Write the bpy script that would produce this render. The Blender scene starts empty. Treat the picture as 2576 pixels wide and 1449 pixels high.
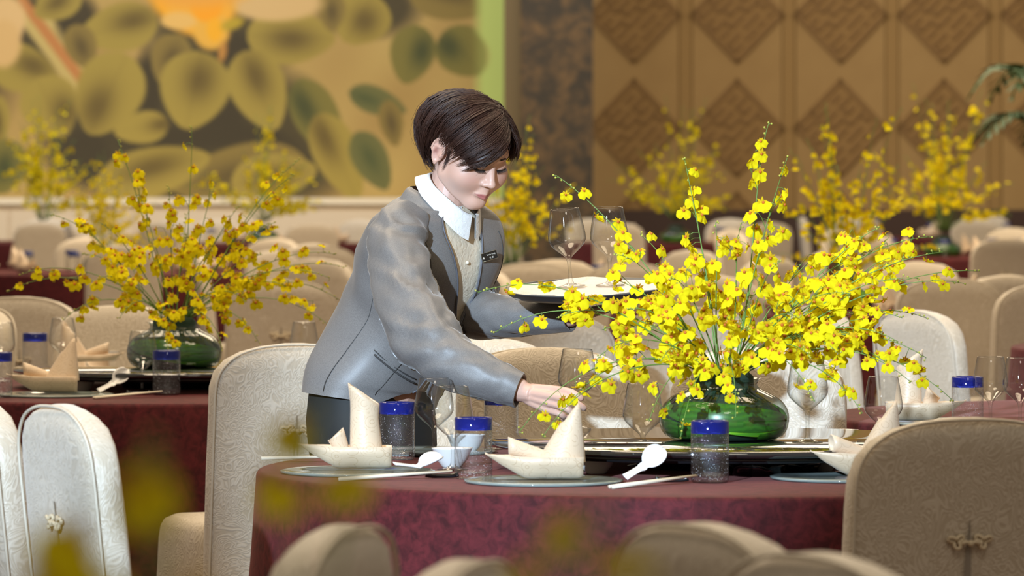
import bpy, math, random
import numpy as np
from mathutils import Vector, Matrix, noise as mnoise

PI = math.pi
C = bpy.context.scene.collection
scn = bpy.context.scene
random.seed(7); rng = np.random.default_rng(7)

# ------------------------------------------------------------------ camera, light, exposure
EYE = 1.405; FPX = 12690.0; CX = 1288.0; HY = 420.0
def P(px, py, d):                      # the place at distance d that the photograph shows at (px, py)
    return Vector(((px - CX) / FPX * d, d, EYE - (py - HY) / FPX * d))
cam = bpy.data.cameras.new('camera'); camo = bpy.data.objects.new('camera', cam); C.objects.link(camo)
camo.location = (0, 0, EYE); camo.rotation_euler = (PI / 2, 0, 0)
cam.sensor_width = 36; cam.lens = FPX / 2576 * 36; cam.shift_y = -(724.5 - HY) / 2576
cam.clip_end = 200; cam.clip_start = 0.1
cam.dof.use_dof = True; cam.dof.focus_distance = 11.6; cam.dof.aperture_fstop = 7.8
scn.camera = camo
w = bpy.data.worlds.new('world'); scn.world = w; w.use_nodes = True
w.node_tree.nodes['Background'].inputs[0].default_value = (1.0, 0.86, 0.68, 1)
w.node_tree.nodes['Background'].inputs[1].default_value = 0.27
scn.view_settings.view_transform = 'Standard'; scn.view_settings.look = 'None'
scn.view_settings.exposure = 0.13; scn.view_settings.gamma = 1.0; scn.view_settings.use_curve_mapping = False
try:
    scn.cycles.caustics_refractive = False; scn.cycles.caustics_reflective = False
    scn.cycles.max_bounces = 10; scn.cycles.diffuse_bounces = 3; scn.cycles.glossy_bounces = 4
    scn.cycles.transmission_bounces = 10; scn.cycles.transparent_max_bounces = 40
    scn.cycles.sample_clamp_indirect = 4.0
except Exception: pass

def lamp(name, kind, loc, target, energy, color, **kw):
    l = bpy.data.lights.new(name, kind); l.energy = energy; l.color = color
    for k, v in kw.items(): setattr(l, k, v)
    o = bpy.data.objects.new(name, l); C.objects.link(o); o.location = loc
    o.rotation_euler = (Vector(target) - Vector(loc)).to_track_quat('-Z', 'Y').to_euler()
    return o
WARM = (1.0, 0.80, 0.55); COOL = (0.60, 0.79, 1.0)
# the ballroom's ceiling lights (overhead, out of the frame)
for (x, y, e, sz) in ((-2.0, 10.0, 165, 3.0), (2.2, 13.0, 155, 3.0), (-1.5, 20, 320, 5), (2.5, 24, 320, 5), (-2.5, 33, 520, 6), (3, 34, 480, 6)):
    lamp('overhead_light', 'AREA', (x, y, 6.5), (x, y + 0.6, 0), e, WARM, shape='DISK', size=sz)
# wash lights on the far wall and the mural
lamp('mural_light', 'AREA', (-4.5, 42.5, 6.8), (-3.5, 49.5, 2.0), 490, (1.0, 0.97, 0.92), shape='RECTANGLE', size=8, size_y=1)
lamp('wall_light', 'AREA', (4.0, 43, 6.8), (4, 50, 2.2), 150, (1.0, 0.93, 0.78), shape='RECTANGLE', size=8, size_y=1)
# cool follow spot from the photographer's left
lamp('cool_spot', 'SPOT', (-5.4, -9.0, 6.0), (0.0, 11.2, 1.02), 31000, COOL, spot_size=math.radians(5.7), spot_blend=0.12, shadow_soft_size=0.15)
lamp('overhead_light', 'AREA', (-1.6, 14.0, 6.0), (-1.2, 14.9, 0.8), 110, WARM, shape='DISK', size=1.5)  # added lamp that brightens the left table's orchids, not a known fixture
lamp('front_light', 'AREA', (1.0, 3.5, 6.5), (0.4, 11, 0.9), 55, (1.0, 0.9, 0.76), shape='DISK', size=2.0)

# ------------------------------------------------------------------ helpers
class Geo:
    def __init__(s): s.v = []; s.f = []; s.m = []
    def add(s, v, f, m=0):
        o = len(s.v); s.v.extend([tuple(p) for p in v]); s.f.extend([tuple(i + o for i in q) for q in f]); s.m.extend([m] * len(f)); return s
    def xf(s, M):
        s.v = [tuple(M @ Vector(p)) for p in s.v]; return s
    def mesh(s, name, mats, smooth=True):
        me = bpy.data.meshes.new(name); me.from_pydata(s.v, [], s.f)
        for m in (mats if isinstance(mats, (list, tuple)) else [mats]): me.materials.append(m)
        me.polygons.foreach_set('material_index', s.m); me.polygons.foreach_set('use_smooth', [smooth] * len(s.f))
        me.update(); return me
    def obj(s, name, mats, parent=None, smooth=True, loc=None):
        return link(name, s.mesh(name, mats, smooth), parent, loc)
def link(name, data, parent=None, loc=None):
    o = bpy.data.objects.new(name, data); C.objects.link(o)
    if parent is not None: o.parent = parent
    if loc is not None: o.location = loc
    return o
def tag(o, label, cat, group=None):
    o['label'] = label; o['category'] = cat
    if group: o['group'] = group
    return o
def thing(name, label, cat, loc=(0, 0, 0), rz=0.0, group=None):
    o = bpy.data.objects.new(name, None); o.empty_display_size = 0.05; C.objects.link(o)
    o.location = loc; o.rotation_euler = (0, 0, rz); return tag(o, label, cat, group)
def structure(o): o['kind'] = 'structure'; return o
def children(o, _c={}): return [x for x in CH.get(o.name, [])]
CH = {}
def remember(root):
    CH.clear()
    for o in C.objects:
        if o.parent: CH.setdefault(o.parent.name, []).append(o)
def copy_tree(root, tree, label, loc, rz=0.0, group=None):
    r = root.copy(); C.objects.link(r); r.location = loc; r.rotation_euler = (0, 0, rz); r['label'] = label
    if group: r['group'] = group
    def rec(src, dst):
        for ch in tree.get(src.name, []):
            c = ch.copy(); C.objects.link(c); c.parent = dst; rec(ch, c)
    rec(root, r); return r
def tree_of(root):
    t = {}
    for o in list(C.objects):
        if o.parent: t.setdefault(o.parent.name, []).append(o)
    return t

def box(cx, cy, cz, sx, sy, sz):
    v = [(cx + i * sx / 2, cy + j * sy / 2, cz + k * sz / 2) for i in (-1, 1) for j in (-1, 1) for k in (-1, 1)]
    return v, [(0, 1, 3, 2), (4, 6, 7, 5), (0, 4, 5, 1), (2, 3, 7, 6), (0, 2, 6, 4), (1, 5, 7, 3)]
def loft(rings, closed=True, cap0=False, cap1=False):
    n = len(rings[0]); v = [tuple(p) for r in rings for p in r]; f = []
    for i in range(len(rings) - 1):
        for j in range(n if closed else n - 1):
            a = i * n + j; b = i * n + (j + 1) % n
            f.append((a, b, b + n, a + n))
    if cap0: f.append(tuple(range(n))[::-1])
    if cap1: f.append(tuple(range((len(rings) - 1) * n, len(rings) * n)))
    return v, f
def lathe(prof, seg=32, cap0=False, cap1=False):
    rings = [[(r * math.cos(2 * PI * j / seg), r * math.sin(2 * PI * j / seg), z) for j in range(seg)] for r, z in prof]
    return loft(rings, True, cap0, cap1)
def catmull(pts, n):
    pts = [np.array(p, float) for p in pts]; m = len(pts)
    P0 = [2 * pts[0] - pts[1]] + pts + [2 * pts[-1] - pts[-2]]; out = []
    for k in range(n):
        t = k / (n - 1) * (m - 1); i = min(int(t), m - 2); u = t - i
        a, b, c, d = P0[i], P0[i + 1], P0[i + 2], P0[i + 3]
        out.append(0.5 * ((2 * b) + (-a + c) * u + (2 * a - 5 * b + 4 * c - d) * u * u + (-a + 3 * b - 3 * c + d) * u ** 3))
    return out
def tube(path, rad, seg=8, caps=True, flat=None):
    path = [Vector(p) for p in path]; n = len(path)
    if not hasattr(rad, '__len__'): rad = [rad] * n
    T = [(path[min(i + 1, n - 1)] - path[max(i - 1, 0)]).normalized() for i in range(n)]
    ref = Vector((0, 0, 1)) if abs(T[0].z) < 0.9 else Vector((1, 0, 0))
    N = (ref - T[0] * ref.dot(T[0])).normalized(); rings = []
    for i in range(n):
        N = (N - T[i] * N.dot(T[i])); N = N.normalized() if N.length > 1e-6 else T[i].orthogonal().normalized()
        B = T[i].cross(N); fl = flat if flat else 1.0
        rings.append([path[i] + (N * math.cos(2 * PI * j / seg) * fl + B * math.sin(2 * PI * j / seg)) * rad[i] for j in range(seg)])
    return loft(rings, True, caps, caps)
def ball(c, r, seg=10, rings=6, s=(1, 1, 1)):
    R = []
    for i in range(rings + 1):
        a = -PI / 2 + PI * i / rings; rr = max(math.cos(a), 0.02)
        R.append([(c[0] + r * s[0] * rr * math.cos(2 * PI * j / seg), c[1] + r * s[1] * rr * math.sin(2 * PI * j / seg), c[2] + r * s[2] * math.sin(a)) for j in range(seg)])
    return loft(R, True, True, True)
def lin(c):
    return tuple(((x / 255 + 0.055) / 1.055) ** 2.4 if x / 255 > 0.04045 else x / 255 / 12.92 for x in c)
def nz(x, y, z=0.0): return mnoise.noise(Vector((x, y, z)))

# ------------------------------------------------------------------ materials
def mat(name, col, rough=0.5, **kw):
    m = bpy.data.materials.new(name); m.use_nodes = True; b = m.node_tree.nodes['Principled BSDF']
    b.inputs['Base Color'].default_value = (*col, 1); b.inputs['Roughness'].default_value = rough
    for k, v in kw.items(): b.inputs[k.replace('_', ' ')].default_value = v
    return m
def nd(m, t, **kw):
    n = m.node_tree.nodes.new(t)
    for k, v in kw.items(): setattr(n, k, v)
    return n
def lk(m, a, b): m.node_tree.links.new(a, b)
def bsdf(m): return m.node_tree.nodes['Principled BSDF']
def math_node(m, op, a, b=None):
    n = nd(m, 'ShaderNodeMath', operation=op)
    for i, x in enumerate((a, b)):
        if x is None: continue
        if isinstance(x, (int, float)): n.inputs[i].default_value = x
        else: lk(m, x, n.inputs[i])
    return n.outputs[0]
def mixcol(m, fac, a, b):
    n = nd(m, 'ShaderNodeMix', data_type='RGBA')
    if isinstance(fac, (int, float)): n.inputs[0].default_value = fac
    else: lk(m, fac, n.inputs[0])
    for s, x in ((6, a), (7, b)):
        if isinstance(x, tuple): n.inputs[s].default_value = (*x[:3], 1)
        else: lk(m, x, n.inputs[s])
    return n.outputs[2]
def noise_tex(m, scale, detail=2, dist=0.0, coord='Object', rough=0.5):
    tc = nd(m, 'ShaderNodeTexCoord'); n = nd(m, 'ShaderNodeTexNoise')
    n.inputs['Scale'].default_value = scale; n.inputs['Detail'].default_value = detail; n.inputs['Distortion'].default_value = dist
    n.inputs['Roughness'].default_value = rough
    lk(m, tc.outputs[coord], n.inputs['Vector']); return n.outputs['Fac']
def bump(m, h, strength=0.3, dist=0.002):
    n = nd(m, 'ShaderNodeBump'); n.inputs['Strength'].default_value = strength; n.inputs['Distance'].default_value = dist
    lk(m, h, n.inputs['Height']); lk(m, n.outputs[0], bsdf(m).inputs['Normal'])

def fabric_chair():
    m = mat('cream_jacquard', (0.6, 0.53, 0.43), 0.5, Sheen_Weight=0.25)
    v = noise_tex(m, 13, 2, 1.6)
    s = math_node(m, 'SINE', math_node(m, 'MULTIPLY', v, 85.0))
    g = noise_tex(m, 4, 2)
    f = math_node(m, 'MULTIPLY', math_node(m, 'GREATER_THAN', s, 0.15), 0.75)
    c = mixcol(m, f, (0.53, 0.45, 0.34), (0.68, 0.60, 0.485))
    c2 = mixcol(m, math_node(m, 'MULTIPLY', g, 0.35), c, (0.48, 0.41, 0.32))
    lk(m, c2, bsdf(m).inputs['Base Color'])
    r = math_node(m, 'MULTIPLY_ADD', s, 0.10); r.node.inputs[2].default_value = 0.48
    lk(m, r, bsdf(m).inputs['Roughness']); bump(m, s, 0.22, 0.002)
    return m
def fabric_maroon():
    m = mat('maroon_velvet', (0.1, 0.02, 0.02), 0.75, Specular_IOR_Level=0.2, Sheen_Weight=0.10, Sheen_Roughness=0.35)
    bsdf(m).inputs['Sheen Tint'].default_value = (1.0, 0.42, 0.36, 1)
    v = noise_tex(m, 38, 4, 0.6, rough=0.65)
    mr = nd(m, 'ShaderNodeMapRange'); mr.inputs[1].default_value = 0.35; mr.inputs[2].default_value = 0.65; lk(m, v, mr.inputs[0])
    lk(m, mixcol(m, mr.outputs[0], (0.045, 0.008, 0.010), (0.110, 0.016, 0.020)), bsdf(m).inputs['Base Color'])
    bump(m, v, 0.25, 0.003); return m
def fabric_napkin():
    m = mat('cream_damask', (0.72, 0.55, 0.37), 0.38, Sheen_Weight=0.2)
    tc = nd(m, 'ShaderNodeTexCoord'); vo = nd(m, 'ShaderNodeTexVoronoi'); vo.inputs['Scale'].default_value = 34
    lk(m, tc.outputs['Object'], vo.inputs['Vector'])
    v = noise_tex(m, 20, 1, 0)
    a = math_node(m, 'ADD', math_node(m, 'MULTIPLY', vo.outputs['Distance'], 15.0), math_node(m, 'MULTIPLY', v, 4.0))
    s = math_node(m, 'ABSOLUTE', math_node(m, 'SINE', a))
    line = math_node(m, 'LESS_THAN', s, 0.17)
    part = math_node(m, 'GREATER_THAN', noise_tex(m, 55, 1), 0.46)
    lk(m, mixcol(m, math_node(m, 'MULTIPLY', math_node(m, 'MULTIPLY', line, part), 0.6), (0.68, 0.53, 0.37), (0.42, 0.27, 0.14)), bsdf(m).inputs['Base Color'])
    bump(m, s, 0.12, 0.001); return m
def fabric_suit():
    m = mat('grey_suiting', (0.18, 0.172, 0.165), 0.46, Sheen_Weight=0.25, Sheen_Roughness=0.3)
    v = noise_tex(m, 820, 1); w_ = noise_tex(m, 7, 2)
    mr = nd(m, 'ShaderNodeMapRange'); mr.inputs[1].default_value = 0.35; mr.inputs[2].default_value = 0.65; lk(m, v, mr.inputs[0])
    lk(m, mixcol(m, mr.outputs[0], (0.135, 0.127, 0.122), (0.205, 0.194, 0.187)), bsdf(m).inputs['Base Color']); bump(m, v, 0.15, 0.0006); return m
def glass_mat(name, col=(1, 1, 1), rough=0.0, seed=None, ior=1.45, trans=1.0):
    m = mat(name, col, rough, Transmission_Weight=trans, IOR=ior)
    if seed:
        tc = nd(m, 'ShaderNodeTexCoord'); vo = nd(m, 'ShaderNodeTexVoronoi'); vo.inputs['Scale'].default_value = seed
        lk(m, tc.outputs['Object'], vo.inputs['Vector'])
        mr = nd(m, 'ShaderNodeMapRange'); mr.inputs[1].default_value = 0.0; mr.inputs[2].default_value = 0.32
        lk(m, vo.outputs['Distance'], mr.inputs[0]); bump(m, mr.outputs[0], 0.35, 0.0012)
    return m
def thin_glass(name, tint=(0.985, 0.99, 0.985), refl=0.5, edge=(0.26, 0.26, 0.24), seed=None):
    m = bpy.data.materials.new(name); m.use_nodes = True; t = m.node_tree; t.nodes.clear()
    out = nd(m, 'ShaderNodeOutputMaterial'); mx = nd(m, 'ShaderNodeMixShader'); tr = nd(m, 'ShaderNodeBsdfTransparent'); gl = nd(m, 'ShaderNodeBsdfGlossy')
    gl.inputs['Roughness'].default_value = 0.03
    fr = nd(m, 'ShaderNodeLayerWeight'); fr.inputs[0].default_value = 0.5
    lk(m, mixcol(m, math_node(m, 'POWER', fr.outputs['Facing'], 2.6), tint, edge), tr.inputs[0])
    fa = math_node(m, 'MULTIPLY_ADD', math_node(m, 'POWER', fr.outputs['Facing'], 3.5), refl * 0.8); fa.node.inputs[2].default_value = 0.085 * refl; lk(m, fa, mx.inputs[0])
    if seed:
        tc = nd(m, 'ShaderNodeTexCoord'); vo = nd(m, 'ShaderNodeTexVoronoi'); vo.inputs['Scale'].default_value = seed; lk(m, tc.outputs['Object'], vo.inputs['Vector'])
        bp = nd(m, 'ShaderNodeBump'); bp.inputs['Strength'].default_value = 0.5; bp.inputs['Distance'].default_value = 0.002; lk(m, vo.outputs['Distance'], bp.inputs['Height']); lk(m, bp.outputs[0], gl.inputs['Normal']); lk(m, bp.outputs[0], fr.inputs['Normal'])
    lk(m, tr.outputs[0], mx.inputs[1]); lk(m, gl.outputs[0], mx.inputs[2]); lk(m, mx.outputs[0], out.inputs[0]); return m
def petal_mat(name, a, b, trans=0.35):
    m = bpy.data.materials.new(name); m.use_nodes = True; t = m.node_tree; t.nodes.clear()
    out = nd(m, 'ShaderNodeOutputMaterial'); mx = nd(m, 'ShaderNodeMixShader'); d = nd(m, 'ShaderNodeBsdfDiffuse'); tl = nd(m, 'ShaderNodeBsdfTranslucent')
    c = mixcol(m, noise_tex(m, 160, 2), a, b)
    lk(m, c, d.inputs[0]); lk(m, c, tl.inputs[0]); mx.inputs[0].default_value = trans
    lk(m, d.outputs[0], mx.inputs[1]); lk(m, tl.outputs[0], mx.inputs[2]); lk(m, mx.outputs[0], out.inputs[0]); return m
def vcol_mat(name, rough=0.5, **kw):
    m = mat(name, (1, 1, 1), rough, **kw); a = nd(m, 'ShaderNodeVertexColor', layer_name='tint')
    lk(m, a.outputs[0], bsdf(m).inputs['Base Color']); return m

M_CHAIR = fabric_chair(); M_PIPE = mat('cream_piping', (0.60, 0.53, 0.42), 0.6); M_SLIT = mat('slit_shade_strip', (0.30, 0.26, 0.21), 0.8)
M_KNOT = mat('cream_cord', (0.66, 0.55, 0.38), 0.7); M_CLOTH = fabric_maroon(); M_NAP = fabric_napkin(); M_NAPIN = mat('napkin_fold_edge', (0.62, 0.42, 0.24), 0.6)
M_SUIT = fabric_suit(); M_GLASS = thin_glass('clear_glass', refl=1.0); M_SEED = thin_glass('seeded_glass', (0.965, 0.97, 0.98), 1.0, (0.46, 0.47, 0.50), 420)
M_BLUE = glass_mat('cobalt_glass', (0.012, 0.03, 0.42), 0.05, 420, 1.45, 0.75); M_THIN = thin_glass('far_glass')
M_BLUEFAR = mat('cobalt_band', (0.012, 0.022, 0.14), 0.15)
M_PLATE = glass_mat('green_tinted_glass', (0.80, 0.93, 0.86), 0.05, None, 1.4, 0.7)
M_PORC = mat('white_porcelain', (0.80, 0.79, 0.77), 0.15, Coat_Weight=0.4); M_CHOP = mat('ivory_chopstick', (0.74, 0.66, 0.52), 0.35)
M_REST = mat('black_lacquer', (0.012, 0.012, 0.013), 0.15); M_DARKGL = mat('dark_glass_top', (0.012, 0.011, 0.011), 0.03, Specular_IOR_Level=0.9, Coat_Weight=1.0, Coat_Roughness=0.02)
M_ASH = glass_mat('smoky_glass', (0.42, 0.38, 0.30), 0.05); M_TRAY = mat('tray_grey_plastic', (0.045, 0.045, 0.045), 0.4)
M_VASE = thin_glass('vase_glass', (0.93, 0.97, 0.94), 0.9, (0.3, 0.38, 0.3)); M_STEM = mat('stem_green', (0.13, 0.25, 0.045), 0.5); M_FOAM = mat('dark_floral_foam', (0.010, 0.035, 0.020), 0.9)
M_LIP = petal_mat('orchid_yellow', (0.90, 0.80, 0.016), (0.86, 0.72, 0.012), 0.32); M_PET = petal_mat('orchid_mottled_sepal', (0.86, 0.70, 0.02), (0.55, 0.24, 0.015), 0.25)
M_CAL = mat('orchid_orange_heart', (0.52, 0.13, 0.01), 0.6); M_BUD = mat('bud_green_yellow', (0.42, 0.42, 0.06), 0.5)
def leaf_mat(name, a, b):
    m = mat(name, a, 0.3, Coat_Weight=0.3); tc = nd(m, 'ShaderNodeTexCoord'); wv = nd(m, 'ShaderNodeTexWave', bands_direction='Z')
    wv.inputs['Scale'].default_value = 26; wv.inputs['Distortion'].default_value = 5.0; wv.inputs['Detail'].default_value = 2; lk(m, tc.outputs['Object'], wv.inputs['Vector'])
    lk(m, mixcol(m, wv.outputs['Fac'], a, b), bsdf(m).inputs['Base Color']); return m
M_LEAF = [leaf_mat('broad_leaf_mid', (0.05, 0.22, 0.015), (0.09, 0.33, 0.02)), leaf_mat('broad_leaf_dark', (0.025, 0.11, 0.012), (0.04, 0.17, 0.015)), leaf_mat('broad_leaf_light', (0.26, 0.58, 0.03), (0.12, 0.40, 0.03))]

# ------------------------------------------------------------------ setting: floor, walls, stage, mural, pillar
def carpet():
    m = mat('brown_carpet', (0.11, 0.065, 0.04), 0.95); v = noise_tex(m, 3, 4)
    lk(m, mixcol(m, v, (0.14, 0.08, 0.045), (0.07, 0.035, 0.022)), bsdf(m).inputs['Base Color']); return m
WY = 50.0
g = Geo(); g.add(*box(0, 25, -0.05, 26, 56, 0.1)); structure(g.obj('floor', carpet(), smooth=False))
wm = mat('brown_wall_fabric', lin((176, 132, 74)), 0.75); v_ = noise_tex(wm, 2.5, 3)
lk(wm, mixcol(wm, v_, lin((160, 126, 76)), lin((178, 144, 90))), bsdf(wm).inputs['Base Color'])
wm2 = mat('brown_inlay', lin((138, 104, 58)), 0.7); wm3 = mat('dark_skirting', (0.05, 0.02, 0.012), 0.5); wm_seam = mat('brown_seam', lin((160, 126, 74)), 0.75)
g = Geo(); g.add(*box(0, WY + 0.3, 4, 26, 0.4, 8.0)); wall = structure(g.obj('wall_back', wm, smooth=False))
PITCH = 260 / FPX * WY
x0 = (1465 - CX) / FPX * WY
def fret_geo(hw, hh):
    """greek key bars set in a lozenge; bars stand proud of the panel"""
    G = Geo(); S = np.array([[1, 1], [1, -1]]) * 0.5            # lozenge axes (a, b) in -1..1
    def to(a, b): return ((a - b) * 0.5 * hw, (a + b) * 0.5 * hh)
    def bar(a0, b0, a1, b1, t=0.055, m=0):
        if abs(a1 - a0) > abs(b1 - b0): q = [(a0, b0 - t), (a1, b0 - t), (a1, b0 + t), (a0, b0 + t)]
        else: q = [(a0 - t, b0), (a0 + t, b0), (a0 + t, b1), (a0 - t, b1)]
        q = [to(*p) for p in q]
        G.add([(x, 0, z) for x, z in q] + [(x, -0.035, z) for x, z in q], [(4, 5, 6, 7), (0, 1, 5, 4), (1, 2, 6, 5), (2, 3, 7, 6), (3, 0, 4, 7)], m)
    q = [to(*p) for p in ((-1, -1), (1, -1), (1, 1), (-1, 1))]
    G.add([(x, -0.004, z) for x, z in q] + [(x, -0.016, z) for x, z in q], [(4, 5, 6, 7), (0, 1, 5, 4), (1, 2, 6, 5), (2, 3, 7, 6), (3, 0, 4, 7)], 1)
    for s in (-0.93, 0.93): bar(-0.98, s, 0.98, s, 0.06); bar(s, -0.98, s, 0.98, 0.06)
    for b in (-0.68, -0.42, -0.14, 0.14, 0.42, 0.68):
        k = int((b + 1) * 10); rr = random.Random(k)
        a = -0.8
        while a < 0.7:
            L = rr.uniform(0.22, 0.6); bar(a, b, min(a + L, 0.8), b, 0.05)
            if rr.random() < 0.6: bar(a, b - 0.0, a, b + 0.27, 0.05)
            a += L + rr.uniform(0.10, 0.25)
    return G
wm2b = mat('brown_inlay_ground', lin((154, 119, 68)), 0.75)
fret = fret_geo(0.475, 0.495).mesh('diamond_fret', [wm2, wm2b], False)
pg = Geo(); pg.add(*box(0, 0.0, 0, PITCH - 0.14, 0.05, 6.6)); pme = pg.mesh('wall_panel', wm, False)
sg = Geo(); sg.add(*box(0, 0.0, 0, 0.12, 0.03, 6.6)); sme = sg.mesh('panel_seam', wm_seam, False)
for i in range(6):
    cx_ = x0 + PITCH * (i + 0.5)
    p = link('wall_panel', pme, wall, (cx_, WY + 0.08, 3.7))
    for zz in (1.80, 2.92, 4.04, 0.68):
        link('diamond_fret', fret, p, (0, -0.026, zz - 3.7))
    link('panel_seam', sme, wall, (cx_ + PITCH / 2, WY + 0.085, 3.7))
g = Geo(); g.add(*box(x0 + 5, WY - 0.02, 0.4, 10.4, 0.14, 1.16)); structure(g.obj('baseboard_back', wm3, smooth=False))
# dark pillar
pm = mat('dark_marble', (0.05, 0.042, 0.03), 0.5); v1 = noise_tex(pm, 5, 6, 0.5, rough=0.7)
cr = nd(pm, 'ShaderNodeValToRGB'); cr.color_ramp.elements[0].position = 0.44; cr.color_ramp.elements[1].position = 0.72
cr.color_ramp.elements[0].color = (*lin((47, 39, 27)), 1); cr.color_ramp.elements[1].color = (*lin((120, 90, 50)), 1)
lk(pm, v1, cr.inputs[0]); lk(pm, cr.outputs[0], bsdf(pm).inputs['Base Color'])
pmb = mat('bronze_pilaster', lin((112, 94, 60)), 0.6)
g = Geo(); xa = (1310 - CX) / FPX * 47.6; xb = (1492 - CX) / FPX * 47.6; g.add(*box((xa + xb) / 2, 48, 4, xb - xa, 0.8, 8))
pil = structure(g.obj('pillar', pm, smooth=False))
g = Geo(); xa2 = (1266 - CX) / FPX * 47.9; g.add(*box((xa + xa2) / 2, 48.2, 4, xa - xa2 - 0.01, 0.6, 8)); g.obj('pilaster_strip', pmb, pil, smooth=False)
# stage
stm = mat('stage_skirt_beige', lin((222, 204, 176)), 0.8); stt = mat('stage_top_edge', lin((240, 226, 198)), 0.7)
g = Geo(); g.add(*box(-6.1, 49.2, 0.52, 12.0, 2.0, 1.04)); st = structure(g.obj('stage', stm, smooth=False))
g = Geo(); g.add(*box(-6.1, 49.18, 1.075, 12.0, 2.06, 0.06)); g.obj('stage_edge', stt, st, smooth=False)
sk = Geo(); sk.add(*box(0, 0, 0, 1.17, 0.03, 0.98)); skm = sk.mesh('skirt_panel', stm, False)
for i in range(10): link('skirt_panel', skm, st, (-11.4 + i * 1.2, 48.19, 0.5))
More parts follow.
